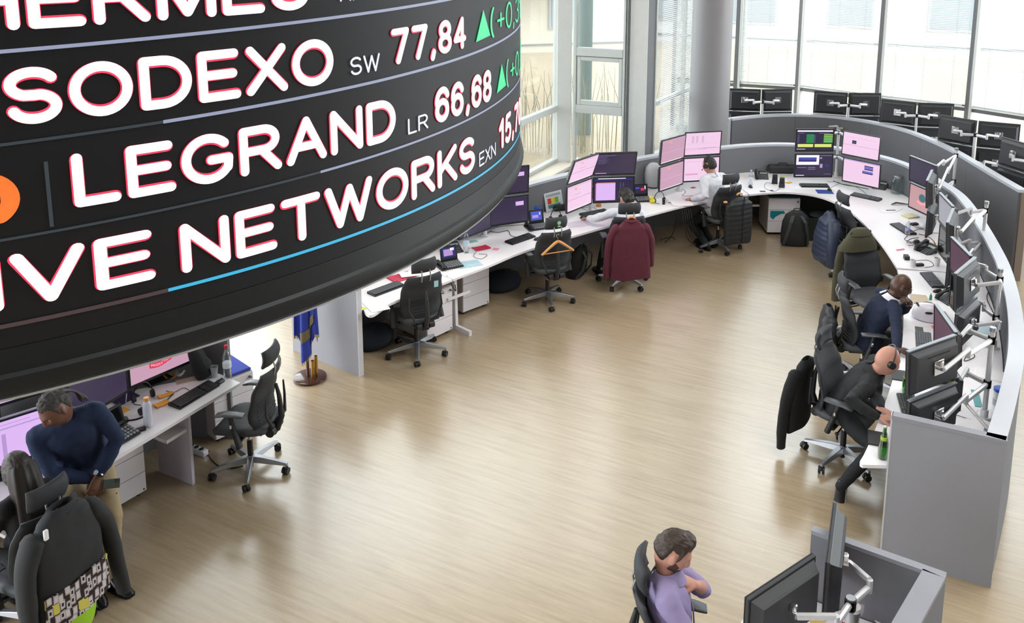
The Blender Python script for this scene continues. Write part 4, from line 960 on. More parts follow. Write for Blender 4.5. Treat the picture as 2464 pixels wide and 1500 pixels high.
coat('black quilted puffer vest hanging on a chair at the far bend', ch_e, (-.37, -.06, .90),
     [(0, .08, .035, 0, 0), (-.05, .15, .055, 0, 0), (-.12, .235, .07, 0, 0), (-.35, .24, .085, 0, 0), (-.6, .24, .085, 0, 0), (-.70, .235, .08, 0, 0)], M_PUFF, seed=5., amp=.006, ribs=14, extra=vest_extra, name='puffer_vest', cat='vest')
coat('navy quilted puffer jacket hanging on a chair, nearest the backpack', ch_f, (-.40, .02, .95),
     [(0, .05, .035, 0, 0), (-.06, .12, .055, 0, 0), (-.18, .22, .085, -.02, 0), (-.40, .25, .11, -.04, 0), (-.62, .25, .12, -.05, 0), (-.72, .23, .10, -.04, 0)], M_PUFFN,
     [([(-.02, -.16, -.12), (-.06, -.24, -.25), (-.09, -.27, -.45), (-.06, -.26, -.70)], (.085, .06))], 7., .008, ribs=15, name='puffer_jacket', cat='jacket')
def hood(r):
    rings = []
    for z, w, d, x in ((.17, .06, .03, .09), (.155, .115, .055, .09), (.09, .16, .085, .09), (.0, .215, .095, .085), (-.07, .255, .10, .08), (-.10, .26, .10, .08)):
        rings.append([(x+d*math.sin(a)*(1+.05*math.sin(3*a)), w*math.cos(a)*(1+.02*math.sin(5*a+z*30)), z) for a in [2*PI*k/32 for k in range(32)]])
    MB().loft(rings).build('hood', M_OLIVE, r, sharp=80)
    MB().tube([(x+.004, y, z+.004) for x, y, z in rings[2][2:15]], .004, 6).build('hood_seam', mat('dark_olive_seam', '33311f', .9), r)
coat('olive hooded coat draped over the chair that faces us', ch_g, (-.34, 0, 1.08),
     [(.0, .15, .05, 0, 0), (-.1, .22, .06, 0, 0), (-.25, .26, .055, .015, 0), (-.5, .27, .06, .0, 0), (-.75, .26, .06, 0, 0)], M_OLIVE, [], 9., .014, extra=hood, name='hooded_coat')
coat('dark jacket hanging behind the chair of the bald man in navy', ch_h, (-.375, -.02, .88),
     [(0, .06, .03, 0, 0), (-.06, .16, .05, 0, 0), (-.2, .20, .05, -.02, 0), (-.42, .21, .055, -.03, 0), (-.52, .20, .05, -.03, 0)], M_PUFF, [([(-.02, -.17, -.1), (-.05, -.24, -.25), (-.06, -.25, -.55)], (.08, .06))], 11., .012, ribs=9, name='dark_jacket', cat='jacket')
coat('black coat hanging behind the chair of the bald man with headset', ch_i, (-.385, -.02, .88),
     [(0, .08, .03, 0, 0), (-.05, .17, .05, 0, 0), (-.2, .21, .05, -.02, 0), (-.45, .22, .055, -.03, 0), (-.66, .23, .055, -.03, 0)], M_BLACKW, [([(-.03, -.18, -.1), (-.06, -.25, -.3), (-.08, -.27, -.55), (-.08, -.27, -.80)], (.07, .05))], 13., .016)
# jacket with black and white lining print at lower left
def pattern_mat():
    m = bpy.data.materials.new('black_white_yellow_print'); m.use_nodes = True; nt = m.node_tree; N = nt.nodes; L = nt.links; b = N['Principled BSDF']; b.inputs['Roughness'].default_value = .8
    tc = N.new('ShaderNodeTexCoord'); mp = N.new('ShaderNodeMapping'); mp.inputs['Scale'].default_value = (6, 24, 13); L.new(tc.outputs['Object'], mp.inputs[0])
    v = N.new('ShaderNodeTexVoronoi'); v.distance = 'CHEBYCHEV'; v.feature = 'F1'; v.inputs['Scale'].default_value = 1.; v.inputs['Randomness'].default_value = .55; L.new(mp.outputs[0], v.inputs['Vector'])
    cr = N.new('ShaderNodeValToRGB'); cr.color_ramp.interpolation = 'CONSTANT'; e = cr.color_ramp.elements; e[0].color = lin('241a1c')+(1,); e[1].position = .40; e[1].color = lin('2a1c1e')+(1,)
    q = cr.color_ramp.elements.new(.17); q.color = lin('d3cccd')+(1,); z = cr.color_ramp.elements.new(.31); z.color = lin('5a3a3c')+(1,); z2 = cr.color_ramp.elements.new(.345); z2.color = lin('c9c2c4')+(1,)
    L.new(v.outputs['Distance'], cr.inputs[0])
    sx = N.new('ShaderNodeSeparateColor'); L.new(v.outputs['Color'], sx.inputs[0]); gt = N.new('ShaderNodeMath'); gt.operation = 'GREATER_THAN'; gt.inputs[1].default_value = .88; L.new(sx.outputs[0], gt.inputs[0])
    mx = N.new('ShaderNodeMix'); mx.data_type = 'RGBA'; L.new(gt.outputs[0], mx.inputs[0]); L.new(cr.outputs[0], mx.inputs[6]); mx.inputs[7].default_value = lin('d2c75a')+(1,); L.new(mx.outputs[2], b.inputs['Base Color'])
    return m
M_JK = mat('charcoal_jacket_cloth', '26282a', .8, var=.18, scale=20, bump=.2, bscale=250)
def print_extra(r):
    MB().slab(lambda u, v: (-.088-.028*math.sin(PI*u)+fold(v, u, .01, 4), (2*u-1)*.235, -.46-.26*v-.03*u), 14, 8, .012).build('printed_hem', pattern_mat(), r, sharp=80)
    MB().slab(lambda u, v: (-.07-.02*math.sin(PI*u), .0+(2*u-1)*(.12-.03*v*v)-.02, -.70-.20*v+.04*v*(2*u-1)**2), 10, 8, .01).build('lime_lining', mat('lime_green_cloth', '9ccb2c', .8, var=.06), r, sharp=80)
    MB().box((-.075, .17, -.06), (.02, .03, .07), ch=.004).build('tag', M_PAPER, r)
    MB().tube([(-.02, .05, .03), (-.06, .0, -.02), (-.03, -.10, .01)], .008, 8).build('collar_seam', M_VENT, r)
coat('charcoal jacket with black and white printed hem and lime lining on a chair', ch_k, (-.37, .0, 1.07),
     [(.03, .10, .05, 0, 0), (-.05, .18, .07, 0, 0), (-.14, .245, .085, 0, 0), (-.32, .25, .10, -.01, 0), (-.55, .25, .095, -.01, 0), (-.70, .245, .085, -.01, 0)], M_JK,
     [([(.0, .22, -.12), (-.01, .29, -.28), (-.01, .30, -.52), (.0, .29, -.86)], (.085, .06)), ([(.0, -.22, -.12), (-.01, -.30, -.28), (-.02, -.34, -.50), (-.05, -.37, -.86)], (.085, .06))], 15., .014, extra=print_extra, name='printed_jacket', cat='jacket')

def backpack(label, p, deg, s=1., mcol='1f2124', lean=0., straps=True):
    r = thing('backpack', label, 'backpack', p, R(deg)); mm = mat('bag_cloth_'+mcol, mcol, .8, var=.2, scale=18, bump=.2, bscale=200)
    T = Matrix.Rotation(R(lean), 4, 'Y') @ Matrix.Scale(s, 4)
    rings = []
    for z, w, d, x in ((.0, .12, .07, 0), (.02, .165, .10, 0), (.15, .17, .115, 0), (.30, .16, .10, 0), (.40, .13, .075, -.01), (.455, .07, .04, -.02)):
        rings.append([(x+d*math.copysign(abs(math.sin(a))**.7, math.sin(a))*(1+.05*mnoise.noise(Vector((a*2, z*9, 1)))), w*math.copysign(abs(math.cos(a))**.7, math.cos(a)), z) for a in [2*PI*k/24 for k in range(24)]])
    MB().loft(rings, T=T).build('body', mm, r, sharp=70)
    MB().slab(lambda u, v: (.085+.045*math.sin(PI*u)*math.sin(PI*min(1, v+.1)), (2*u-1)*.12, .05+.19*v), 10, 6, .02, T=T).build('front_pocket', mm, r, sharp=80)
    sm = mat('bag_strap_grey', '3a3d40', .8)
    if straps:
        for sy in (-1, 1): MB().tube([(-.06, sy*.05, .42), (-.15, sy*.09, .36), (-.15, sy*.13, .18), (-.08, sy*.15, .03)], .022, 8, T=T, flat=.4).build('strap', sm, r)
    MB().tube([(-.02, -.05, .44), (-.03, -.03, .50), (-.03, .03, .50), (-.02, .05, .44)], .009, 8, T=T).build('handle', sm, r)
    return r
backpack('black backpack with grey straps on the floor at the far bend', at(1915, 594, 0)+V2(0, .1), 85, 1.2, '26282a', -4)
MB_bin = thing('paper_crate', 'dark green crate standing under the desk beside the black backpack', 'crate', at(1965, 582, 0)+V2(.1, .2), R(-4))
m = MB(); m.box((0, 0, .012), (.44, .36, .024))
for x, y, sx, sy in ((-.21, 0, .02, .36), (.21, 0, .02, .36), (0, -.17, .40, .02), (0, .17, .40, .02)): m.box((x, y, .19), (sx, sy, .35))
m.build('shell', mat('dark_green_plastic', '18231f', .6), MB_bin, bevel=.004)
MB().ball((0, 0, .36), .17, .13, .06, k=6).build('paper_heap', mat('dark_paper_heap', '20262a', .8, var=.3), MB_bin)
backpack('black backpack on the floor behind the chair with the bare hanger', at(1378, 680, 0)+V2(.05, .25), 150, 1.0, '141517', -10)
backpack('small black bag lying under the worktop near the power strip', at(440, 1060, 0)+V2(0, .15), 200, .8, '121416', -16, False)
backpack('large black bag standing on the lower left worktop by the water bottle', at(490, 902, .74), 25, .72, '1c1f20', -14, False)
def soft_seat(label, p, deg, s):
    r = thing('floor_cushion', label, 'cushion', p, R(deg))
    rings = []
    for z, w in ((0, .20), (.03, .26), (.10, .28), (.17, .25), (.22, .16), (.235, .05)): rings.append([(w*1.1*s*math.cos(a)*(1+.05*mnoise.noise(Vector((a, z*8, s)))), w*s*math.sin(a), z*s+.02*math.cos(a)) for a in [2*PI*k/24 for k in range(24)]])
    MB().loft(rings).build('cover', mat('navy_cushion_cloth', '1e242e', .9, var=.15, scale=20), r, sharp=80)
    MB().tube([(.29*s*math.cos(a), .265*s*math.sin(a), .10*s) for a in [2*PI*k/24 for k in range(24)]], .006, 6, closed=True).build('piping', mat('dark_piping', '15181d', .8), r)
soft_seat('dark navy cushion on the floor between the drawer unit and the hanger chair', at(1206, 700, 0)+V2(0, .12), 20, .9)
soft_seat('dark navy cushion on the floor just inside the grey end panel', at(893, 838, 0)+V2(.0, .12), 50, .85)

# ================================================================== FLAG
fp = at(746, 911, 0)
fl = thing('flag_stand', 'round brown flag stand with brass sockets holding a furled blue flag', 'flag', fp)
MB().lathe([(0.001, 0), (.168, 0), (.178, .012), (.176, .026), (.16, .034), (.001, .036)], 48).build('base_disc', mat('polished_brown_wood', '45291f', .15, var=.12, scale=6), fl)
M_BRASS = mat('brass', 'b08a3a', .25, .9)
for x, y, h in ((.045, -.045, .20), (.075, -.015, .24)): MB().lathe([(.018, .03), (.018, .03+h), (.014, .03+h), (.014, .05)], 14, c=(x, y, 0)).build('socket', M_BRASS, fl)
MB().cyl((-.02, .0, .03), (-.02, .0, 2.35), .017, n=14).build('pole', mat('brown_flag_pole', '6b4630', .35, var=.1), fl)
def flag_pt(u, v):
    a = (u-.5)*3.6; zb = interp([(0, .46), (.26, .50), (.30, .34), (.42, .20), (.60, .30), (.66, .40), (.70, .52), (1, .44)], u); z = 2.1-(2.1-zb)*v
    rr = .045+.085*v*(.65+.35*math.cos(a*1.7)); k = 1 if u < .28 or u > .68 else .72
    return (-.02+rr*1.45*k*math.sin(a)+.014*math.sin(u*26), .03-rr*.5*math.cos(a*1.3)+.03*math.sin(u*22+1)*v, z)
MB().slab(flag_pt, 60, 24, .006).build('flag_cloth', mat('royal_blue_silk', '263aa0', .5, var=.15, scale=6), fl, sharp=85)
m = MB()
for i in range(60):
    u = i/59; p = Vector(flag_pt(u, 1.)); m.tube([p, p+V2(0, 0)-Vector((0, 0, .03))], .004, 4)
m.build('gold_fringe', mat('gold_fringe_thread', 'b7a26a', .6), fl)
MB().slab(lambda u, v: tuple(Vector(flag_pt(.30+.4*u, .80+.06*v+.05*u))+Vector((0, -.012, 0))), 20, 3, .006).build('gold_band', mat('dull_gold_band', '6d6242', .6), fl, sharp=85)
# ================================================================== PEOPLE
def remesh(mb, voxel, smooth_it=3, fac=.5):
    me = bpy.data.meshes.new('tmp'); me.from_pydata(mb.v, [], mb.f); me.update()
    o = bpy.data.objects.new('tmp', me); COL.objects.link(o)
    r = o.modifiers.new('r', 'REMESH'); r.mode = 'VOXEL'; r.voxel_size = voxel; r.use_smooth_shade = True
    if smooth_it: sm = o.modifiers.new('s', 'SMOOTH'); sm.iterations = smooth_it; sm.factor = fac
    dg = bpy.context.evaluated_depsgraph_get(); out = bpy.data.meshes.new_from_object(o.evaluated_get(dg))
    bpy.data.objects.remove(o); bpy.data.meshes.remove(me); return out
def put(me, name, m, parent, inv, shade=True, fold_amp=0., seed=0., freq=9.):
    if fold_amp:
        N_ = [v.normal.copy() for v in me.vertices]
        for v, n in zip(me.vertices, N_):
            q = v.co*freq; a = mnoise.noise(Vector((q.x+seed, q.y, q.z*.6)))+.55*mnoise.noise(q*2.4+Vector((seed, 1, 2)))
            v.co += n*(fold_amp*a)
    me.transform(inv)
    me.materials.clear(); ms = m if isinstance(m, list) else [m]
    for q in ms: me.materials.append(q)
    for p in me.polygons: p.use_smooth = True
    me.name = name; o = bpy.data.objects.new(name, me); COL.objects.link(o); o.parent = parent; return o
def ell_ring(c, ax, ay, a, b, n=20, pw=1.):
    return [c+ax*(a*math.copysign(abs(math.cos(t))**pw, math.cos(t)))+ay*(b*math.copysign(abs(math.sin(t))**pw, math.sin(t))) for t in [2*PI*k/n for k in range(n)]]
def limb(mb, pts, rad, n=14):
    """tapered round chain with rounded ends"""
    P = [Vector(p) for p in pts]; d0 = (P[0]-P[1]).normalized(); d1 = (P[-1]-P[-2]).normalized()
    Q = [P[0]+d0*rad[0]*.85, P[0]+d0*rad[0]*.55]+P+[P[-1]+d1*rad[-1]*.55, P[-1]+d1*rad[-1]*.85]; rr = [rad[0]*.35, rad[0]*.8]+list(rad)+[rad[-1]*.8, rad[-1]*.35]
    mb.tube(Q, rr, n)
def ik(a, c, l1, l2, pole):
    d = c-a; L = min(d.length, (l1+l2)*.995); u = d.normalized(); x = (l1*l1-l2*l2+L*L)/(2*L); h = math.sqrt(max(0, l1*l1-x*x))
    p = pole-u*pole.dot(u); p = p.normalized() if p.length > 1e-6 else Vector((0, 0, 1)); return a+u*x+p*h
def head_surface(d, jaw=1., nose=1.):
    """point on the head for unit direction d (x forward, y left, z up); head centre between the ears"""
    x, y, z = d
    p = Vector((x*.099, y*.076, z*.118))
    t = max(0., min(1., -p.z/.118))
    p.y *= 1-.30*t*t*jaw; f = max(0, x)
    if p.x < 0: p.x *= 1-.42*t*t
    else: p.x += .013*t*t*f - .008*max(0, 1-abs(p.z-.06)/.06)*f*.6
    if x > 0:
        g = lambda a, s: math.exp(-(a/s)**2)
        yy, zz = p.y, p.z
        zp = .020 if zz > .03 else 0
        nz = 0.
        if -.045 < zz < .035: q = (zz+.030); nz = (.027*nose*max(0, 1-q/.062) if q > 0 else .027*nose*max(0, 1+q/.013))
        p.x += nz*g(yy, .0115+.006*g(zz+.03, .015))
        p.x -= .0125*g(abs(yy)-.031, .015)*g(zz-.008, .012)
        p.x += .0055*g(zz-.028, .010)*g(yy, .05)
        p.x += .006*g(zz+.060, .007)*g(yy, .022)+.006*g(zz+.073, .007)*g(yy, .019)-.004*g(zz+.0665, .003)*g(yy, .024)
        p.x += .007*g(zz+.100, .014)*g(yy, .024); p.x += .004*g(abs(yy)-.045, .018)*g(zz+.018, .02)
    return p
def head_grid(nu=64, nv=48, off=None):
    rings = []
    for j in range(nv+1):
        la = -PI/2+.04+(PI-.08)*j/nv; rings.append([])
        for i in range(nu):
            lo = 2*PI*i/nu; d = (math.cos(la)*math.cos(lo), math.cos(la)*math.sin(lo), math.sin(la)); p = head_surface(d)
            if off: p = p+Vector((p.x, p.y, p.z*.9)).normalized()*off(d, p)
            rings[-1].append(p)
    return rings
def hand(mb, w, d, nrm, curl=.5, side=1, s=1., spread=.35, thumb_in=.4):
    """w wrist, d pointing direction, nrm out of the back of the hand, side +1 when the thumb is on d x nrm"""
    d = d.normalized(); nrm = (nrm-d*nrm.dot(d)).normalized(); e = d.cross(nrm)*side
    R_ = lambda k, a, b, c: (lambda C: [C+e*(a*math.cos(t)*s)+nrm*(b*math.sin(t)*s) for t in [2*PI*i/14 for i in range(14)]])(w+d*(k*s)+nrm*(c*s))
    mb.loft([R_(-.035, .026, .020, 0), R_(0, .028, .019, 0), R_(.03, .036, .017, .0), (R_(.065, .042, .0165, 0)), R_(.090, .040, .014, -.002), R_(.098, .034, .009, -.004)])
    L = [.074, .082, .076, .058]
    for k in range(4):
        y = (.031-.0205*k); b = w+d*(.086*s-.004*abs(k-1.2)*s)+e*(y*s); a0 = curl*.55; dd = d+e*((y/.03)*.12*spread)
        pts = [b-d*.02*s, b]; ang = a0; p = b.copy(); seg = [L[k]*.45, L[k]*.32, L[k]*.27]
        for q in seg:
            v = (dd.normalized()*math.cos(ang)-nrm*math.sin(ang)); p = p+v*(q*s); pts.append(p.copy()); ang += curl*1.0
        limb(mb, pts, [.0098*s, .0102*s, .0095*s, .0085*s, .0072*s], 9)
    b = w+d*.018*s+e*.026*s; v = (d*.75+e*.65-nrm*thumb_in).normalized(); p1 = b+v*.042*s; v2 = (d*.92+e*.30-nrm*thumb_in*1.1).normalized(); p2 = p1+v2*.034*s; p3 = p2+(d-nrm*thumb_in*.8).normalized()*.026*s
    limb(mb, [b-v*.012*s, b, p1, p2, p3], [.013*s, .0145*s, .0125*s, .0108*s, .0085*s], 9)
def person(label, hip, yaw, lean=0., leanside=0., twist=0., head=(0, 0, 0), hands=(None, None), feet=(None, None), poles=(None, None), hcurl=(.5, .5), hnrm=(None, None), skin=None, top=None, legs=None, shoes=None,
           hair=None, sleeve=.93, collar=None, s=1., seated=True, headoff=None, fold_amp=.008, build=1., knees=(None, None), neckline=.0, body_voxel=.0075, hdir=(None, None), hscale=1., open_front=None):
    """hip: world point between the hip joints; yaw: heading of the pelvis (deg)"""
    base = Vector((hip.x, hip.y, 0)); r = thing('person', label, 'person', base, 0)
    inv = Matrix.Translation(-base)
    F = dirv(yaw); Lf = Vector((-F.y, F.x, 0)); U = Vector((0, 0, 1))
    up = (U*math.cos(R(lean))+F*math.sin(R(lean))); up = (up*math.cos(R(leanside))+Lf*math.sin(R(leanside))).normalized()
    tF = (F*math.cos(R(lean))-U*math.sin(R(lean))); tL = (Lf-up*Lf.dot(up)).normalized(); q = Matrix.Rotation(R(twist), 3, up); tL = q @ tL; tF = tL.cross(up).normalized()
    T = .50*s; hipc = hip; waist = hipc+(U*.5+up*.5).normalized()*(.17*s); chest = waist+up*(.19*s); sh = hipc+(waist-hipc)+up*(T-.17*s); neck = sh+up*(.055*s)+tF*.012
    yw, pt, rl = head; hq = Matrix.Rotation(R(yw), 3, up) @ Matrix((tF, tL, up)).transposed()
    # head frame: start from an upright gaze along the torso heading
    hF = Vector((tF.x, tF.y, 0)).normalized(); hF = Matrix.Rotation(R(yw), 3, 'Z') @ hF; hL = Vector((-hF.y, hF.x, 0)); hU = U.copy()
    m3 = Matrix.Rotation(R(pt), 3, hL); hF = m3 @ hF; hU = m3 @ hU; m4 = Matrix.Rotation(R(rl), 3, hF); hL = m4 @ hL; hU = m4 @ hU
    hs = s*hscale*1.10
    hc = neck+up*(.075*s)+Vector((hF.x, hF.y, 0))*.035*s+U*.055*s
    if headoff: hc = hc+Vector(headoff)
    HM = Matrix(((hF.x, hL.x, hU.x, hc.x), (hF.y, hL.y, hU.y, hc.y), (hF.z, hL.z, hU.z, hc.z), (0, 0, 0, 1))) @ Matrix.Scale(hs, 4)
    shl = [sh+tL*(.185*s*build)*sg-up*.015 for sg in (1, -1)]; hj = [hipc+Lf*(.092*s)*sg-U*.0 for sg in (1, -1)]
    arms = []; 
    for k in (0, 1):
        h = hands[k]; h = (HM @ Vector(h[1])) if isinstance(h, tuple) and h[0] == 'head' else h; h = Vector(h) if h is not None else shl[k]-up*.5*s+tF*.1
        pole = Vector(poles[k]) if poles[k] is not None else (-tF*.5-up*.8+tL*(.6 if k == 0 else -.6))
        e = ik(shl[k], h, .29*s, .265*s, pole); d = (h-e).normalized(); wr = e+d*min(.265*s, (h-e).length); arms.append((shl[k], e, wr))
    lg = []
    for k in (0, 1):
        f = Vector(feet[k]) if feet[k] is not None else hj[k]+F*.45-U*hj[k].z+U*.09
        pole = Vector(knees[k]) if knees[k] is not None else (F+U*.6)
        kn = ik(hj[k], f, .43*s, .43*s, pole); lg.append((hj[k], kn, f))
    def torso(mb, g=0., top_cut=True):
        b_ = build
        R0 = lambda c, ax, ay, a, b: ell_ring(c, ax, ay, (a*b_+g)*s, (b*b_+g)*s, 22, .85)
        pl = Lf; pf = F
        mb.loft([R0(hipc-U*.07*s, pl, pf, .13, .10), R0(hipc-U*.045*s, pl, pf, .170, .125), R0(hipc+U*.02*s, pl, pf, .184, .131), R0(waist-U*.05*s, (pl+tL).normalized(), (pf+tF).normalized(), .165, .115), R0(waist+up*.04*s, tL, tF, .155, .108), R0(chest-up*.05*s, tL, tF, .168, .118), R0(chest+up*.04*s, tL, tF, .178, .122), R0(sh-up*.045*s, tL, tF, .172, .105), R0(sh+up*.008*s, tL, tF, .125, .080), R0(sh+up*.035*s-tF*.005, tL, tF, .075, .066), R0(sh+up*.06*s, tL, tF, .052, .054)])
        for k in (0, 1): limb(mb, [sh+tL*(.07*s)*(1, -1)[k]+up*.005, shl[k]], [(.062+g)*s, (.064+g)*s])
    def arm_seg(mb, k, g=0., t1=1., r=(.052, .044, .041, .034, .027)):
        a, e, w_ = arms[k]; pts = [a, a+(e-a)*.5, e, e+(w_-e)*.35, e+(w_-e)*.7, w_]; rr = [.058, .049, .042, .043, .034, .027]
        if t1 < 1: pts = pts[:-1]+[e+(w_-e)*t1]; 
        if t1 < .7: pts = [a, a+(e-a)*.5, e, e+(w_-e)*t1]; rr = [.058, .049, .042, .042]
        limb(mb, pts, [(x*build**.5+g)*s for x in rr])
    def leg_seg(mb, k, g=0., foot=True):
        a, kn, f = lg[k]; limb(mb, [a, a+(kn-a)*.3, a+(kn-a)*.7, kn, kn+(f-kn)*.3, kn+(f-kn)*.65, f], [(x+g)*s for x in (.085, .082, .066, .055, .054, .045, .036)], 16)
    # --- skin body (one surface)
    mb = MB(); torso(mb, -.016)
    for k in (0, 1):
        arm_seg(mb, k, -.003); leg_seg(mb, k, -.012)
        a, e, w_ = arms[k]; d = hdir[k] if hdir[k] is not None else (w_-e); nr = Vector(hnrm[k]) if hnrm[k] is not None else U
        hand(mb, w_, Vector(d), nr, hcurl[k], (-1 if k == 0 else 1), s)
    limb(mb, [sh-up*.02, sh+up*.03*s, hc-hU*.05*hs-hF*.022*hs, hc-hF*.015*hs], [.060*s, .056*s, .055*hs, .05*hs], 16)
    mb.loft([[HM @ p for p in rg] for rg in head_grid(56, 44)])
    for sg in (1, -1):
        Tm = HM @ Matrix.Translation((-.008, sg*.077, -.004)) @ Matrix.Rotation(sg*R(22), 4, 'Z') @ Matrix.Rotation(R(-8), 4, 'Y'); mb.ball((0, 0, .002), .019, .008, .031, 12, T=Tm, k=8)
    body = put(remesh(mb, body_voxel, 2, .4), 'body', skin, r, inv)
    # eyes and brows follow the head
    for sg in (1, -1):
        e = MB(); e.ball((.0690, sg*.031, .006), .0125, n=12, T=HM, k=8); e = e.build('eye', mat('eye_white', 'd9d3cc', .3), body); e.data.transform(inv)
        i = MB(); i.ball((.0772, sg*.031, .003), .0060, n=10, T=HM, k=6); i = i.build('iris', mat('dark_iris', '1d130e', .2), e); i.data.transform(inv)
    # --- clothes
    if top:
        mb = MB(); torso(mb, .006)
        for k in (0, 1): arm_seg(mb, k, .011, sleeve if not isinstance(sleeve, tuple) else sleeve[k])
        put(remesh(mb, .011, 3), 'top' if isinstance(top, bpy.types.Material) and False else 'shirt', top, r, inv, fold_amp=fold_amp, seed=hash_(label) % 17)
    if legs:
        mb = MB()
        R0 = lambda c, a, b: ell_ring(c, Lf, F, a*s, b*s, 20, .85)
        mb.loft([R0(hipc-U*.11*s, .11, .09), R0(hipc-U*.07*s, .16, .118), R0(hipc+U*.02*s, .176, .124), R0(hipc+U*.06*s, .165, .118)])
        for k in (0, 1): leg_seg(mb, k, .008)
        put(remesh(mb, .012, 3), 'trousers', legs, r, inv, fold_amp=.007, seed=3.)
    if shoes:
        for k in (0, 1):
            a, kn, f = lg[k]; sd = shoes[1][k] if isinstance(shoes, tuple) and len(shoes) > 1 and shoes[1] else None
            mt = shoes[0] if isinstance(shoes, tuple) else shoes
            d = Vector(sd) if sd is not None else F; d = d.normalized(); tl = U.cross(d); tl = tl.normalized() if tl.length > .01 else Lf; nn = d.cross(tl)
            c0 = f-d*.06*s; rings = []
            for t, w_, h0, h1 in ((-.01, .022, -.075, .0), (.01, .034, -.085, .03), (.06, .038, -.085, .04), (.12, .042, -.085, .0), (.19, .046, -.085, -.025), (.24, .038, -.085, -.04), (.265, .02, -.08, -.055)):
                rings.append([c0+d*(t*s)+tl*(w_*math.cos(q)*s)+nn*(((h0+h1)/2+(h1-h0)/2*math.sin(q))*s) for q in [2*PI*i/14 for i in range(14)]])
            m = MB().loft(rings); me_o = m.build('shoe', mt, r); me_o.data.transform(inv)
            m = MB(); 
            so = [[p+nn*0 for p in rg] for rg in rings]
            m.loft([[c0+d*(t*s)+tl*((w_+.004)*cc*s)+nn*((-.085+h_)*s) for cc, h_ in ((-1, -.004), (1, -.004), (1, .018), (-1, .018))] for t, w_ in ((-.014, .022), (.02, .036), (.10, .040), (.19, .047), (.25, .036), (.27, .018))], smooth=False)
            o = m.build('sole', mat('shoe_sole_'+mt.name, 'c9c9c9' if 'sneaker' in mt.name else '1b1512', .6), me_o); o.data.transform(inv)
    if collar:
        m = MB(); cm, ch = collar
        n0 = sh+up*.042*s; ax = (hc-hU*.05*hs-hF*.02-n0).normalized()
        def cp(u, v):
            t = -PI*.94+2*PI*.94*u; fr = math.cos(t); f_ = max(0, fr)
            rad = (.066+.034*v*(.55+.45*abs(fr))+.010*f_*v)*s*(1+.12*(ch-1))
            c = n0+ax*(.034*s*(1-v)) - up*((.020+.030*f_*f_*ch)*v)*s
            return c+(tF*fr*1.02+tL*math.sin(t)*1.08)*rad
        m.slab(cp, 34, 6, .007); o = m.build('collar', cm, r, sharp=80); o.data.transform(inv)
    if hair: hair(r, body, HM, inv, hs)
    r['_'] = 0; del r['_']
    return dict(root=r, HM=HM, inv=inv, body=body, arms=arms, sh=sh, up=up, tF=tF, tL=tL, hip=hipc, F=F, L=Lf, U=U, hF=hF, hL=hL, hU=hU, hc=hc, lg=lg)
def hair_shell(line, thick, m, name='hair', noise_amp=.004, freq=30., nu=96, nv=72):
    """scalp shell above the hairline line(d)->signed (positive = hair), thick(d,p)->thickness"""
    def f(r, body, HM, inv, hs):
        def off(d, p):
            a = line(d, p)
            if a <= 0: return -.02
            k = smooth(min(1, a/.25)); return -.004+k*(thick(d, p)+noise_amp*mnoise.noise(Vector(p)*freq)+noise_amp*.8*mnoise.noise(Vector((p.x*40, p.y*190, p.z*70))))
        m_ = MB().loft([[HM @ p for p in rg] for rg in head_grid(nu, nv, off)]); o = m_.build(name, m, body, sharp=180); o.data.transform(inv); return o
    return f
M_HAIRB = mat('dark_brown_hair', '33251c', .55, var=.35, scale=60, stretch=(1, 1, .2)); M_HAIRK = mat('black_hair', '1b1918', .5, var=.4, scale=60); M_HAIRG = mat('greying_hair', '3a3735', .7, var=.6, scale=70)
def short_line(d, p):   # short men's hair: crown, back and sides down to the nape, ears free
    x, y, z = p.x, p.y, p.z
    if x > .045: f = z-.060-.10*max(0, x-.075)
    elif x > .012: f = z-(.060-.085*smooth((.045-x)/.033))
    elif x > -.030: f = z-.030
    elif x > -.045: f = z-(.030-.085*smooth((-.030-x)/.015))
    else: f = z+.060
    return f/.05*.25
def stubble_line(d, p): return min((-.048-p.z)/.02, (p.x-.0)/.03)*.25 if p.x > 0 else -1

NAVY = mat('navy_knit', '1b2a48', .9, var=.12, scale=60, bump=.2, bscale=500); NAVYD = mat('dark_navy_knit', '141e36', .9, var=.12, scale=60, bump=.2, bscale=500)
WSHIRT = mat('white_shirt_cotton', 'd7d9e2', .8, var=.05, scale=10); LILAC = mat('lilac_shirt_cotton', '8c80a8', .8, var=.08, scale=10, bump=.1, bscale=200)
SUIT = mat('black_suit_cloth', '1a1c1f', .8, var=.15, scale=25, bump=.2, bscale=400); KHAKI = mat('khaki_cotton', 'a08d6d', .85, var=.10, scale=10); DTROU = mat('dark_trouser_cloth', '15171b', .85, var=.15, scale=20)
BSHOE = mat('black_leather_shoe', '121316', .3, var=.1); SNEAK = mat('black_sneaker', '15161a', .5, var=.2)

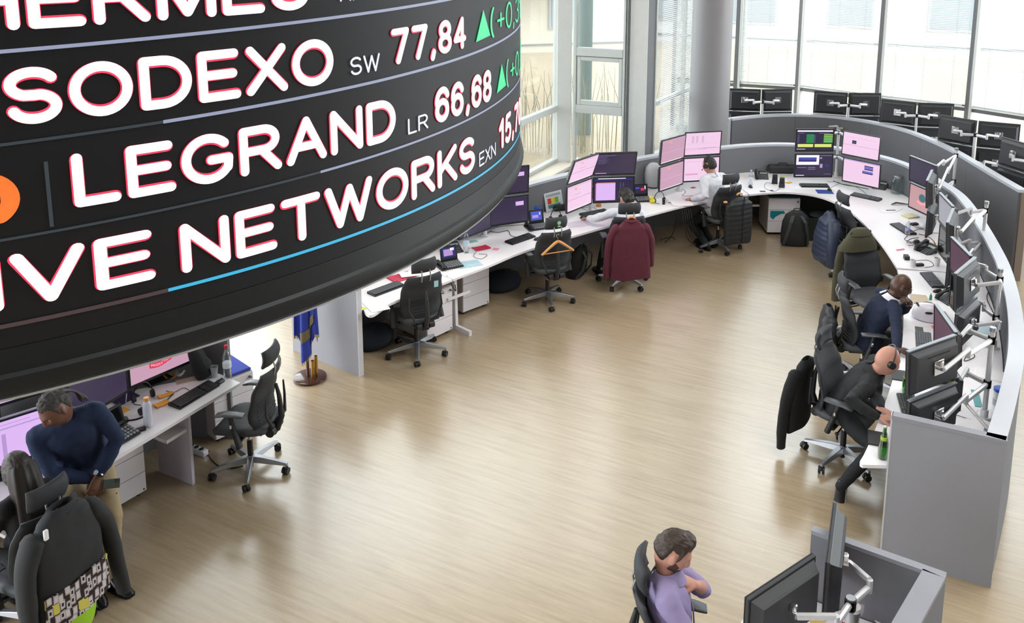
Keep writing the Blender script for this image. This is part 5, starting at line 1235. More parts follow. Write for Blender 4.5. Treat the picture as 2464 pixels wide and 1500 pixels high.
# 1 --- man in the navy sweater leaning on the lower left desk
hip1 = at(203, 1117, .83); yaw1 = -50; F1 = dirv(yaw1); L1 = Vector((-F1.y, F1.x, 0))
f1 = at(268, 1388, .09); f2 = at(222, 1402, .09); hand_c = hip1+F1*.25+Vector((0, 0, .01))
def dreads(r, body, HM, inv, hs):
    hair_shell(lambda d, p: short_line(d, p)+.02, lambda d, p: .012, M_HAIRG, noise_amp=.006, freq=60)(r, body, HM, inv, hs)
    rnd = random.Random(5); m = MB()
    for k in range(26):
        y = rnd.uniform(-.055, .055); z = rnd.uniform(-.01, .10); x = rnd.uniform(-.03, .06)*(1-abs(y)*6)
        p0 = Vector((x, y, .118*math.sqrt(max(.05, 1-(x/.1)**2-(y/.08)**2))+.006)); p1 = Vector((-.075, y*.8, .07)); p2 = Vector((-.112, y*.35, .02)); p3 = Vector((-.135, y*.3+rnd.uniform(-.01, .01), -.04)); p4 = Vector((-.135+rnd.uniform(-.02, .02), y*.4+rnd.uniform(-.03, .03), -.10-rnd.uniform(0, .05)))
        m.tube([HM @ q for q in spline([p0, p1, p2, p3, p4], 4)], .0065*hs, 6)
    o = m.build('dreadlocks', M_HAIRG, body); o.data.transform(inv)
P1 = person('man in navy sweater and khaki trousers leaning on the lower left desk, looking down', hip1, yaw1, lean=24, leanside=-18, twist=-6, head=(-64, 36, 0),
            hands=(hand_c+L1*.02+Vector((0, 0, .02))+F1*.03, hand_c-L1*.02), poles=(L1*.9-F1*.15+Vector((0, 0, -.35)), L1*-.8-F1*.2+Vector((0, 0, -.4))), feet=(f1, f2), knees=(F1+Vector((.2, 0, .2)), F1+Vector((0, -.2, .2))), hcurl=(.45, .5), hnrm=(F1+Vector((0, 0, .3))+L1*.3, F1+Vector((0, 0, .4))-L1*.3), hdir=(Vector((.0, -.25, -.95))-L1*.35, Vector((.1, -.2, -.9))+L1*.45),
            skin=M_SKIN_M, top=NAVY, legs=KHAKI, shoes=(BSHOE, (Vector((.85, -.45, -.05)), Vector((.65, -.7, -.05)))), hair=dreads, sleeve=.90, collar=None, s=1.05, build=1.06, fold_amp=.010, body_voxel=.0065)
def watch(P, k, label=None):
    a, e, w_ = P['arms'][k]; d = (w_-e).normalized(); c = w_-d*.02; x = d.orthogonal().normalized(); y = d.cross(x)
    m = MB().tube([c+(x*math.cos(t)+y*math.sin(t))*.034 for t in [2*PI*i/20 for i in range(20)]], .007, 6, closed=True); o = m.build('watch_band', M_CHROME, P['root']); o.data.transform(P['inv'])
    q = Vector((0, 0, 1)); q = (q-d*q.dot(d)).normalized(); m = MB().cyl(c+q*.030, c+q*.042, .018, n=16); o2 = m.build('watch_face', mat('watch_dial', 'b9c3d0', .2), o); o2.data.transform(P['inv'])
watch(P1, 0)
w1 = P1['arms'][1][2]
ph = thing('phone', 'dark green phone held in the hands of the man in navy sweater', 'phone', hand_c+F1*.055+L1*.10-Vector((0, 0, .06)), R(20)); ph.rotation_euler = (R(62), R(18), R(yaw1+90))
MB().box((0, 0, 0), (.125, .066, .009), ch=.003).build('case', mat('dark_green_phone', '2f3a2c', .4), ph); MB().box((.042, .016, .006), (.03, .025, .003)).build('camera_bump', M_BLACKP, ph)

# 2 --- long haired woman at the lower left edge
hip2 = cw(ch_k, (-.02, 0, .55))
def long_hair(r, body, HM, inv, hs):
    hair_shell(lambda d, p: (.25 if p.x < .055 or p.z > .045 else -1), lambda d, p: .018, mat('long_dark_brown_hair', '1d130e', .55, var=.4, scale=50, stretch=(1, 1, .15)), freq=25)(r, body, HM, inv, hs)
    rings = []
    for z, w_, d_, x in ((.09, .05, .04, -.03), (.04, .088, .075, -.045), (-.04, .098, .085, -.06), (-.14, .105, .075, -.085), (-.28, .115, .062, -.115), (-.42, .10, .050, -.125), (-.55, .07, .035, -.12), (-.60, .03, .02, -.12)):
        rings.append([HM @ Vector((x+d_*math.sin(a)*(1+.07*math.sin(9*a+z*8)), w_*math.cos(a)*(1+.05*math.sin(7*a+z*10)), z)) for a in [2*PI*k/40 for k in range(40)]])
    o = MB().loft(rings).build('hair_length', MATS['long_dark_brown_hair'], body, sharp=180); o.data.transform(inv)
P2 = person('woman with long dark hair seated at the lower left edge, seen from behind', hip2, 150, lean=4, head=(0, 8, 0), hands=(hip2+Vector((-.42, .02, .18)), hip2+Vector((-.28, .42, .18))), skin=M_SKIN_L, top=mat('black_top_cloth', '14151a', .85, var=.15, scale=20), legs=DTROU, shoes=(BSHOE, None), hair=long_hair, s=.96, build=.9, body_voxel=.01)

# 3 --- man with dark hair under the maroon coat
def chair_hip(c, dx=.02, dy=0, z=.57): return cw(c, (dx, dy, z))
hip3 = chair_hip(ch_d, -.05, -.03, .50)
mouse3 = at(1412, 526, .78)
hr3 = hair_shell(lambda d, p: short_line(d, p)+.08, lambda d, p: .026, M_HAIRK, noise_amp=.014, freq=26)
P3_ = person('man in white shirt with dark hair, hunched before pink monitors in the maroon coat chair', hip3, 104, lean=27, leanside=-9, head=(10, 26, 0), hands=(mouse3, at(1500, 532, .78)), poles=(Vector((-.6, -.2, -.2)), None), hcurl=(.35, .3), feet=(at(1442, 645, .09), at(1490, 640, .09)), skin=M_SKIN_L, top=WSHIRT, legs=DTROU, shoes=(BSHOE, None), hair=hr3, sleeve=(.80, .85), collar=(WSHIRT, 1), body_voxel=.009, fold_amp=.012)

# 4 --- man in white shirt at the far bend
hip4 = chair_hip(ch_e, .06, .02)
hr4 = hair_shell(lambda d, p: short_line(d, p)+.02, lambda d, p: .013, mat('dark_salt_pepper_hair', '252423', .6, var=.5, scale=80), noise_amp=.006, freq=40)
P4 = person('man in white shirt with headset seated before the four pink monitors by the column', hip4, 122, lean=12, head=(8, 8, 0), hands=(at(1665, 478, .78), at(1745, 462, .80)), poles=(Vector((-.35, -.5, -.9)), None), feet=(at(1700, 588, .09), at(1712, 580, .09)), skin=M_SKIN_L, top=WSHIRT, legs=mat('dark_slate_trousers', '1c2427', .85, var=.12, scale=20), shoes=(BSHOE, None), hair=hr4, sleeve=.95, collar=(WSHIRT, 1), body_voxel=.009, fold_amp=.012)

# 5 --- bald man in navy, hand on his face
hip5 = chair_hip(ch_h, .0, -.10, .55)
F5 = dirv(2); L5 = Vector((-F5.y, F5.x, 0))
P5 = person('bald man in navy sweater over white shirt resting his face on his hand', hip5, 2, lean=27, leanside=-6, head=(-6, 20, -4), hands=(('head', (.140, -.005, -.108)), at(2160, 858, .78)), poles=(Vector((.5, .2, -.9)), Vector((-.1, -.6, -.7))), hcurl=(.5, .3), hdir=(-F5*.62-L5*.52+Vector((0, 0, .55)), Vector((.9, .15, -.05))), hnrm=(F5*.75-L5*.35+Vector((0, 0, .55)), None), skin=M_SKIN_D, top=NAVYD, legs=DTROU, shoes=(BSHOE, None), sleeve=.88, collar=(WSHIRT, 2.2), hair=None)
MB_ring = MB().tube([P5['HM'] @ Vector(q) for q in ((.100, .034, .012), (.104, .0, .008), (.100, -.034, .012), (.03, -.082, .016), (-.01, -.085, .012))], .0022, 6).build('spectacles', M_BLACKP, P5['root']); MB_ring.data.transform(P5['inv'])
watch(P5, 0)
# 6 --- bald man with headset in black suit
hip6 = chair_hip(ch_i, .02, .0, .56)+Vector((-.07, -.01, 0))
F6 = dirv(-22); L6 = Vector((-F6.y, F6.x, 0))
def headset_on(P, m, mic=1, label=None):
    HM, inv = P['HM'], P['inv']
    t = MB().tube([HM @ Vector((-.01+.012*math.sin(a), .088*math.cos(a), .005+.128*math.sin(a))) for a in [PI*i/24 for i in range(25)]], .008, 8, flat=.6); o = t.build('headset_band', m, P['root']); o.data.transform(inv)
    for sg in (1, -1):
        e = MB().cyl(HM @ Vector((-.008, sg*.074, -.005)), HM @ Vector((-.008, sg*.106, -.005)), .034, .030, 18); e = e.build('ear_cup', M_BLACKP, o); e.data.transform(inv)
    b = MB().tube([HM @ Vector(q) for q in spline([(.01, mic*.095, -.02), (.06, mic*.085, -.055), (.098, mic*.04, -.07)], 6)], .0035, 6).ball(HM @ Vector((.10, mic*.036, -.07)), .009); b = b.build('microphone', M_BLACKP, o); b.data.transform(inv)
P6 = person('bald man in black suit with headset leaning on the right arm of the desk', hip6, -22, lean=36, leanside=-16, head=(26, 22, -4), hands=(at(2120, 985, .78), at(2112, 1004, .78)), poles=(Vector((.2, .9, -.3)), Vector((-.5, -.7, -.2))), hcurl=(.5, .35), hdir=(Vector((.5, -.8, 0)), Vector((.95, -.1, -.05))), feet=(hip6+F6*.55+L6*.1+Vector((0, 0, .09-.56)), at(2022, 1172, .13)), knees=(None, Vector((.9, -.3, .3))), skin=M_SKIN_P, top=SUIT, legs=DTROU, shoes=(SNEAK, (F6, Vector((-.25, -.35, -.85)))), sleeve=.94, collar=(SUIT, 1), fold_amp=.011, hair=hair_shell(lambda d, p: min(short_line(d, p), .5*(.035-p.x+.0*p.z)), lambda d, p: .0085, mat('shaved_scalp', '9c7c6c', .6, var=.12, scale=120), name='hair_stubble', noise_amp=0))
headset_on(P6, mat('black_silver_headset', '2a2a2d', .3, .3))
headset_on(P4, M_BLACKP)

# 7 --- man in the lilac shirt, near bottom
hip7 = chair_hip(ch_j, -.05, 0, .56)
F7 = dirv(-8)
hr7 = hair_shell(lambda d, p: short_line(d, p)+.01, lambda d, p: .013+.042*max(0, p.x/.1)*max(0, (p.z-.01)/.1)+.006*max(0, p.z/.118), M_HAIRB, noise_amp=.006, freq=34)
def beard_line(d, p):
    x, y, z = p
    if abs(y) < .020 and -.079 < z < -.057 and x > .05: return -1
    if x > .052: f = (-.040-z)
    elif x > -.004: f = min((-.008+.55*(.035-x)-z), (x+.002)*2+.004)
    else: return -1
    return f/.012*.25
bd7 = hair_shell(beard_line, lambda d, p: .0055, mat('brown_beard', '4a3325', .7, var=.3, scale=90), name='beard', noise_amp=.0015, freq=90)
def hb7(*a): hr7(*a); bd7(*a)
face7 = at(1655, 1395, 1.16)
L7 = Vector((-F7.y, F7.x, 0))
P7 = person('man in lilac shirt with brown hair and beard, fist at his mouth', hip7, -8, lean=-7, leanside=3, head=(2, 30, 0), hands=(('head', (.205, .005, -.105)), hip7+F7*.32-L7*.20+Vector((0, 0, .12))), poles=(F7*.35+L7*.75-Vector((0, 0, .75)), Vector((-.2, -.9, -.4))), hcurl=(.95, .5), hdir=(-F7*.86-L7*.12+Vector((0, 0, .34)), None), hnrm=(F7*.45-L7*.25+Vector((0, 0, .85)), None), skin=M_SKIN_P, top=LILAC, legs=DTROU, shoes=(BSHOE, None), hair=hb7, sleeve=(.06, .9), collar=(LILAC, .9), body_voxel=.006, fold_amp=.010)
_p = P7; m = MB().tube([_p['sh']+_p['up']*.02+_p['tF']*.085, _p['sh']-_p['up']*.09+_p['tF']*.122, _p['sh']-_p['up']*.20+_p['tF']*.134, _p['sh']-_p['up']*.36+_p['tF']*.128], .013, 8, flat=.35); o = m.build('placket', LILAC, P7['root']); o.data.transform(P7['inv'])
# ================================================================== DESK PROPS
def D_(px, py): return at(px, py, .74)
M_KEY = mat('key_caps', '2c2d30', .5, var=.15); M_KEYG = mat('grey_key_caps', '54555c', .5, var=.12)
def flat(p, z=0.): return Vector((p.x, p.y, .74+z))
KB = {}
def keyboard(a, c, label, grey=False, W=.44, Dp=.145, plain=False):
    p, q = D_(*a), D_(*c); mid = (p+q)/2; r = thing('keyboard', label, 'keyboard', flat(mid), heading(p, q), 'keyboards on the desks')
    k = (grey, W, plain)
    if k not in KB:
        b = MB().loft([[(-W/2, -Dp/2, 0), (W/2, -Dp/2, 0), (W/2, Dp/2, 0), (-W/2, Dp/2, 0)], [(-W/2, -Dp/2, .012), (W/2, -Dp/2, .012), (W/2, Dp/2, .024), (-W/2, Dp/2, .024)]], smooth=False).build('base', M_BLACKP, r, bevel=.003)
        m = MB()
        for row in range(6):
            for j in range(15 if not plain else 0):
                x = -W/2+.014+j*(W*.68-.02)/15+.009; y = -Dp/2+.016+row*.0215; m.box((x, y, .017+.012*(y+Dp/2)/Dp), (.0165, .0165, .010))
            for j in range(6 if not plain else 0):
                if j == 3 and 0: continue
                x = W*.21+j*.0205+(.006 if j > 2 else 0); y = -Dp/2+.016+row*.0215; m.box((x, y, .017+.012*(y+Dp/2)/Dp), (.0165, .0165, .010))
        if plain: m.box((0, 0, .020), (W*.94, Dp*.8, .006), ch=.002)
        o2 = m.build('keys', M_KEYG if grey else M_KEY, r); o2['kind'] = 'stuff'; KB[k] = (b, o2)
    else:
        for o in KB[k]: c_ = o.copy(); COL.objects.link(c_); c_.parent = r
    return r
keyboard((890, 712), (968, 683), 'flat black keyboard on the short worktop beside the flag panel', plain=True)
keyboard((1222, 588), (1282, 567), 'black keyboard on the desk before the chair with the bare hanger')
keyboard((1399, 521), (1462, 509), 'black keyboard of the man with the maroon coat')
keyboard((1921, 448), (1998, 449), 'black keyboard below the green and yellow screen at far bend')
keyboard((2047, 468), (2121, 484), 'dark keyboard below the pink screens at far bend, by the glass jar', True)
keyboard((2154, 541), (2192, 565), 'grey keyboard below the rose emblem screen', True)
keyboard((2228, 659), (2258, 694), 'black keyboard behind the head of the man in navy', True)
keyboard((2221, 806), (2224, 846), 'grey keyboard in front of the bald man in navy', True)
keyboard((2181, 962), (2193, 1003), 'black keyboard of the bald man with headset')
keyboard((432, 974), (503, 932), 'black keyboard on the lower left worktop', W=.46)
MO = []
def mouse(px, deg, label, z=0.):
    p = D_(*px); r = thing('computer_mouse', label, 'mouse', flat(p, z), R(deg), 'computer mice on the desks')
    if not MO:
        m = MB(); rings = []
        for t in range(9):
            a = PI*t/8; rr = math.sin(a)**.6 if 0 < t < 8 else .15; x = -.055*math.cos(a)
            rings.append([(x, .030*rr*math.cos(q), max(0., .034*rr*math.sin(q))) for q in [PI*k/10 for k in range(11)]]+[(x, 0, 0)])
        MO.append(m.loft(rings).build('shell', M_BLACKP, r)); MO.append(MB().cyl((.03, -.004, .030), (.03, .004, .030), .008, n=10).build('scroll_wheel', M_DARKP, r))
    else:
        for o in MO: c_ = o.copy(); COL.objects.link(c_); c_.parent = r
mouse((1293, 577), 40, 'black mouse beside the keyboard near the bare hanger'); mouse((1402, 524), 60, 'black mouse under the hand of the man with the maroon coat')
mouse((1806, 451), 90, 'black mouse beside the headrest of the man with the black vest'); mouse((2256, 703), 10, 'black mouse by the desk phone above the white helmet'); mouse((528, 922), 60, 'black mouse on the lower left worktop by the plastic cup')
# blue pad and its mouse
o = MB().prism([(x*.12, y*.10) for x, y in ((-1, -1), (1, -1), (1, 1), (-1, 1))], 0, .004).build('mouse_pad', mat('blue_mouse_pad', '2a4a9e', .8), loc=flat(D_(1984, 462)), rz=R(-6)); tag(o, 'blue mouse pad at the edge of the far bend', 'mouse pad'); mouse((1996, 459), 90, 'black mouse on the blue mouse pad', .004)

TU = {}
def turret(px, deg, label, scr, handset=-1):
    """dealer phone: wedge of keys with an upright tilted screen and a handset"""
    p = D_(*px); r = thing('desk_phone', label, 'telephone', flat(p), R(deg), 'dealer phones with lit screens')
    MB().loft([[(-.11, -.10, 0), (.11, -.10, 0), (.11, .10, 0), (-.11, .10, 0)], [(-.11, -.10, .018), (.11, -.10, .018), (.11, .10, .05), (-.11, .10, .05)]], smooth=False).build('base', M_DARKP, r, bevel=.003)
    m = MB()
    for i in range(4):
        for j in range(7): x = -.09+j*.030; y = -.08+i*.034; m.box((x, y, .026+.032*(y+.10)/.20), (.020, .018, .012))
    m.build('keys', mat('pale_phone_keys', '8b8e92', .5), r)['kind'] = 'stuff'
    T = Matrix.Translation((0, .085, .05)) @ Matrix.Rotation(R(-14), 4, 'X'); MB().box((0, 0, .085), (.22, .02, .17), T=T, ch=.004).build('screen_frame', M_BLACKP, r)
    s_ = MB()
    for (x0, x1, z0, z1, c), y in zip(scr, (-.0115, -.0122, -.0129, -.0136)): s_.add([(x0, y, z0), (x1, y, z0), (x1, y, z1), (x0, y, z1)], [(0, 1, 2, 3)], KEYS.index(c), T=T)
    s_.build('display', SCM, r)
    if handset:
        m = MB(); hx = handset*.15; m.tube([(hx, -.10, .03), (hx, -.085, .055), (hx, 0, .062), (hx, .085, .055), (hx, .10, .03)], [.026, .024, .016, .024, .026], 10); m.box((hx, 0, .012), (.07, .22, .024), ch=.005); m.build('handset', M_BLACKP, r, sharp=60)
turret((1088, 640), 28, 'dealer phone with lit lilac screen on the short worktop', [(-.09, .09, .03, .15, 'bluedark'), (-.07, .05, .05, .13, 'lilac'), (.02, .07, .11, .14, 'white')])
turret((1297, 548), 22, 'dealer phone with lit blue screen behind the bare hanger chair', [(-.08, .08, .03, .15, 'blue'), (-.06, .03, .06, .10, 'lilac'), (.045, .06, .10, .13, 'white')])
turret((1546, 482), 10, 'dealer phone with lit red and blue screen beside the maroon coat', [(-.09, .09, .03, .15, 'navy'), (-.08, -.02, .10, .12, 'blue'), (.0, .05, .07, .11, 'red'), (.06, .075, .09, .14, 'white')], 0)
turret((292, 1052), 62, 'black dealer phone beside the man in the navy sweater', [(-.09, .09, .03, .15, 'glossblk')], 0)
turret((100, 1072), 55, 'black dealer phone with grey green display left of the man in navy', [(-.08, .08, .05, .15, 'teal')], 0)
def office_phone(px, deg, label):
    p = D_(*px); r = thing('office_phone', label, 'telephone', flat(p), R(deg), 'black office phones on the ring desk')
    T = Matrix.Rotation(R(26), 4, 'X') @ Matrix.Translation((0, 0, .03))
    MB().box((0, 0, 0), (.21, .24, .035), T=T, ch=.006).box((0, .06, .045), (.16, .03, .10)).build('base', M_DARKP, r)
    MB().tube([(-.075, -.10, .035), (-.075, -.085, .058), (-.075, 0, .066), (-.075, .085, .058), (-.075, .10, .035)], [.027, .026, .017, .026, .027], 10, T=T).build('handset', M_BLACKP, r)
    MB().box((.03, .07, .020), (.11, .06, .006), T=T).build('display', mat('lcd_grey', '8e9a98', .3), r)
    m = MB()
    for i in range(4):
        for j in range(3): m.box((.0+j*.03, -.085+i*.026, .021), (.02, .016, .008), T=T)
    m.build('keys', M_KEYG, r)['kind'] = 'stuff'
office_phone((1832, 428), -8, 'black office phone before the grey cushion at far bend'); office_phone((2118, 452), -40, 'black office phone between the pink screens and the glass jar'); office_phone((2288, 726), -80, 'black office phone above the white helmet'); office_phone((2232, 606), -70, 'black office phone under the tangle of headset cables')
office_phone((1090, 604), 30, 'black office phone half hidden by the ticker rim')

def bottle(px, label, m, prof, capm=None, cap=None, labelm=None, lab=None, fill=None, fillm=None, z=0., name='bottle'):
    p = D_(*px); r = thing(name, label, 'bottle', flat(p, z)); MB().lathe(prof, 24).build('body', m, r, sharp=60)
    if cap: MB().lathe([(cap[0], cap[1]), (cap[0], cap[2]), (cap[0]*.6, cap[2]+.002)], 18).build('cap', capm, r)
    if lab: MB().lathe([(lab[0], lab[1]), (lab[0], lab[2])], 24).build('label_band', labelm, r)
    if fill: MB().lathe(fill, 20).build('drink', fillm, r)
    return r
WAT = [(.005, 0), (.032, .002), (.034, .02), (.032, .05), (.034, .08), (.032, .11), (.034, .15), (.024, .19), (.014, .205), (.0135, .225)]
M_WATER = glass_mat('water', (.80, .88, .92), .2, .02)
lb = mat('pale_blue_label', 'c9d6e2', .5); wl = mat('white_label', 'dfe2ea', .5)
bottle((1122, 608), 'clear plastic water bottle beside the red papers near the ticker', M_PLASTIC_CLEAR, [(r*1.1, z*1.25) for r, z in WAT], mat('white_cap', 'dfe6ee', .4), (.016, .28, .30), lb, (.0385, .09, .15))
bottle((1806, 446), 'clear plastic water bottle with pale blue cap by the black vest chair', M_PLASTIC_CLEAR, WAT, mat('pale_blue_cap', 'aab9e0', .4), (.015, .222, .245), wl, (.0347, .06, .12))
bottle((548, 908), 'large water bottle with red cap at the end of the lower left worktop', M_PLASTIC_CLEAR, [(r*1.15, z*1.3) for r, z in WAT], mat('red_cap', 'c8202c', .4), (.017, .29, .315), wl, (.040, .10, .15))
bottle((2183, 568), 'small water bottle with white cap lying across the grey keyboard', M_PLASTIC_CLEAR, [(r*.95, z*.75) for r, z in WAT], wl, (.015, .165, .185), mat('violet_label', '8f93c2', .5), (.0335, .05, .08), z=.026)
PER = [(.005, 0), (.036, .003), (.040, .03), (.040, .09), (.033, .14), (.020, .19), (.0145, .23), (.0135, .265)]
gcap = mat('grey_foil_cap', 'c6c7bd', .35, .6); gl = mat('yellow_green_label', 'a9b84a', .5)
bottle((2181, 945), 'green glass bottle behind the man with headset, by the big black monitor', M_GREENGLASS, PER, gcap, (.015, .262, .272), gl, (.0345, .135, .150))
bottle((2124, 1103), 'green glass bottle at the end of the worktop against the end panel', M_GREENGLASS, PER, gcap, (.015, .262, .272), gl, (.028, .150, .185))
bottle((357, 1025), 'white steel bottle with wooden lid on the lower left worktop', mat('white_enamel', 'c9cbd8', .35), [(.005, 0), (.034, .002), (.036, .01), (.036, .185), (.028, .215), (.022, .225)], M_WOOD, (.023, .225, .255))
bottle((1980, 1438), 'clear water bottle with pink cap at the near desk', M_PLASTIC_CLEAR, [(.005, 0), (.036, .002), (.038, .02), (.036, .10), (.040, .13), (.036, .19), (.018, .25), (.014, .275)], mat('pink_cap', 'c99bb6', .4), (.016, .27, .295), wl, (.0375, .03, .07))
bottle((2046, 1545), 'steel bottle with white collar and grey lid at the near desk', mat('polished_steel', 'a9a6a4', .2, .9), [(.005, 0), (.038, .002), (.040, .02), (.040, .20), (.030, .235)], mat('white_collar_plastic', 'd9d6d4', .4), (.043, .215, .24))
bottle((2095, 1478), 'brushed steel tumbler standing at the near desk', mat('dull_steel', 'a8a5a0', .4, .8), [(.005, 0), (.040, .0), (.050, .20), (.050, .205), (.046, .205), (.038, .01)], name='tumbler')
def cup(px, label, m, r0, r1, h, z=0.):
    r = thing('cup', label, 'cup', flat(D_(*px), z)); MB().lathe([(.002, 0), (r0, 0), (r1, h), (r1-.002, h), (r0-.002, .004), (.002, .004)], 20).build('body', m, r); MB().tube([(r1*math.cos(t), r1*math.sin(t), h) for t in [2*PI*k/20 for k in range(20)]], .0022, 6, closed=True).build('rim', m, r)
M_FROST = mat('frosted_plastic', 'c2c5c8', .4, alpha=.75)
cup((516, 907), 'clear plastic cup beside the red capped bottle', M_FROST, .026, .036, .10); cup((2196, 643), 'white plastic cup in front of the black adapter', mat('white_cup', 'd6d2d4', .4), .027, .035, .09); cup((2254, 640), 'white plastic cup under the dark glossy monitor', MATS['white_cup'], .028, .036, .10); cup((1604, 489), 'small white cup beside the yellow duck', MATS['white_cup'], .02, .025, .05); cup((1597, 492), 'small black jar beside the yellow duck', M_BLACKP, .020, .021, .05)
def canister(px, label, h, rad, lidc, z=0.):
    r = thing('canister', label, 'tub', flat(D_(*px), z)); MB().lathe([(.002, 0), (rad, 0), (rad, h), (rad*.9, h+.004)], 26).build('tub', mat('white_tub', 'd9d9de', .4), r); MB().lathe([(rad*1.04, h), (rad*1.04, h+.025), (rad*.85, h+.028), (.002, h+.026)], 26).build('lid', mat('blue_lid', lidc, .4), r)
    MB().lathe([(rad*1.006, h*.25), (rad*1.006, h*.6)], 26).build('label_band', mat('grey_print_label', 'a9adb8', .5, var=.3, scale=30), r)
canister((1293, 524), 'white tub with blue lid behind the lit blue dealer phone', .13, .045, '2b55b8'); canister((2402, 985), 'white tub with blue lid behind the monitors at the end panel', .17, .05, '2a3f9c')
# jar of clear glass
r = thing('glass_jar', 'large empty clear glass jar with metal lid at far bend', 'jar', flat(D_(2158, 466)))
MB().lathe([(.005, 0), (.085, .002), (.095, .02), (.095, .19), (.075, .225), (.062, .235), (.062, .25), (.058, .25), (.058, .232), (.090, .185), (.090, .022), (.005, .010)], 36).build('body', M_GLASS, r); MB().lathe([(.066, .245), (.066, .275), (.05, .28), (.002, .28)], 30).build('lid', M_ALU, r)

NP = 0
def sheet(px, deg, w_, h_, label, m=None, th=.002, z=0., name='paper_sheet', cat='paper', curl=.0, group=None):
    p = D_(*px); o = MB().slab(lambda u, v: ((u-.5)*w_, (v-.5)*h_, th/2+.0008+curl*(2*u-1)**2+curl*.6*math.sin(v*5)*u), 6, 6, th).build(name, m or M_PAPER, loc=flat(p, z), rz=R(deg)); tag(o, label, cat, group); return o
RED = mat('red_paper', 'c2304c', .6, var=.1); PINK = mat('pink_note', 'ef8ba0', .7); YEL = mat('yellow_note', 'e6d66a', .7); ORG = mat('orange_paper', 'efa93f', .7, var=.08); LILN = mat('lilac_note', 'b08fc0', .7)
sheet((905, 737), 30, .21, .297, 'white paper sheets at the corner of the short worktop', th=.006); sheet((871, 744), 50, .08, .06, 'lime yellow note at the edge of the flag end panel', mat('lime_note', 'd5e04a', .7))
sheet((966, 668), 40, .30, .20, 'red folder on the short worktop below the ticker rim', RED, .008, curl=.006); sheet((985, 664), 20, .22, .15, 'white envelope on the red folder', z=.020); sheet((1012, 686), 35, .32, .22, 'black flat tablet beside the headrest on the short worktop', M_BLACKP, .012, name='tablet', cat='tablet')
sheet((1128, 636), 25, .297, .21, 'sheet with a colourful blue and green map beside the lilac dealer phone', mat('map_print', 'a9c8d4', .6, var=.35, scale=9)); sheet((1158, 598), 30, .21, .15, 'crumpled red paper beside the water bottle on the left arm', RED, .004, curl=.006); sheet((1193, 600), 70, .075, .075, 'pink sticky note right of the crumpled red paper', PINK)
sheet((1140, 582), 30, .10, .07, 'teal card behind the water bottle near the ticker', mat('teal_card', '7fb8ae', .6), .004)
sheet((1388, 540), 20, .297, .21, 'printed sheet left of the mouse hand of the man with the maroon coat', mat('printed_sheet', 'cfc9d6', .6, var=.12, scale=14)); sheet((1436, 527), 10, .076, .076, 'yellow sticky note before the man with the maroon coat, leftmost', YEL); sheet((1452, 523), 15, .076, .076, 'lilac sticky note between two yellow notes', LILN); sheet((1472, 519), 10, .09, .07, 'yellow sticky note right of the lilac note', YEL)
sheet((1640, 491), 5, .30, .21, 'white papers spread left of the man with the black vest', th=.006, curl=.006); sheet((1668, 480), 12, .297, .21, 'pale printed sheet under the hand of the man with the black vest', mat('printed_sheet', 'cfc9d6', .6, var=.12, scale=14)); sheet((1668, 452), 30, .08, .06, 'small red note below the bright pink monitor', RED)
sheet((1835, 461), 0, .085, .054, 'black card near the edge of the far bend', M_BLACKP, .003, name='card', cat='card'); sheet((1857, 459), 0, .05, .054, 'small black card right of the larger black card', M_BLACKP, .003, name='card', cat='card'); sheet((1897, 440), 30, .09, .07, 'crumpled orange note by the small speakers', ORG, .004, curl=.006)
sheet((1884, 424), 0, .07, .07, 'lime note behind the speakers at far bend', mat('lime_note', 'd5e04a', .7)); sheet((2240, 590), 40, .12, .08, 'crumpled orange paper by the black office phone on the right arm', ORG, .004, curl=.012); sheet((2166, 602), 20, .12, .02, 'red marker pen on the right arm edge', PINK, .012, name='marker_pen', cat='pen')
sheet((2190, 522), 20, .20, .14, 'yellowish clear tray below the rose emblem screen', mat('yellowish_tray', 'cdc59c', .4), .02, name='tray', cat='tray'); sheet((2215, 548), 50, .16, .12, 'crumpled clear plastic wrap on the right arm', mat('clear_wrap', 'd3d6da', .2, alpha=.7), .004, curl=.03, name='plastic_wrap', cat='plastic wrap')
sheet((2212, 722), 75, .25, .18, 'brown covered notebook above the white helmet', mat('notebook_cover', 'b9a894', .6), .012, name='notebook', cat='notebook'); sheet((2206, 793), 60, .14, .20, 'white paper under the phone of the man in navy'); sheet((2212, 797), 70, .15, .075, 'black smartphone with white edge before the man in navy', M_BLACKP, .009, z=.004, name='smartphone', cat='phone'); sheet((2251, 788), 80, .076, .076, 'pink sticky note under the narrow dim screen', PINK)
sheet((2165, 905), 70, .20, .14, 'dark notebook partly behind the green bottle', M_BLACKP, .010, name='notebook', cat='notebook'); sheet((2112, 1058), 70, .21, .15, 'black notebook at the end of the right arm by the green bottle', M_BLACKP, .012, name='notebook', cat='notebook')
sheet((2392, 905), 60, .21, .297, 'white papers behind the nearest monitor pole', th=.008); sheet((2300, 985), 50, .21, .297, 'loose papers under the white desk lamp', curl=.006, th=.004); sheet((2370, 790), 60, .297, .21, 'pale blue plan sheet behind the monitors by the helmet', mat('pale_blue_sheet', 'bcd2de', .6, var=.1)); sheet((2350, 960), 70, .30, .06, 'teal edged folder under the white desk lamp', mat('teal_folder', '5f9a9c', .6), .006, name='folder', cat='folder')
sheet((2345, 1030), 40, .297, .21, 'white papers in the corner of the end panel', th=.006, curl=.01); sheet((2378, 615), 50, .21, .15, 'clear plastic folder behind the middle monitor pole', mat('pale_grey_folder', 'b9bcc2', .4), .006, name='folder', cat='folder')
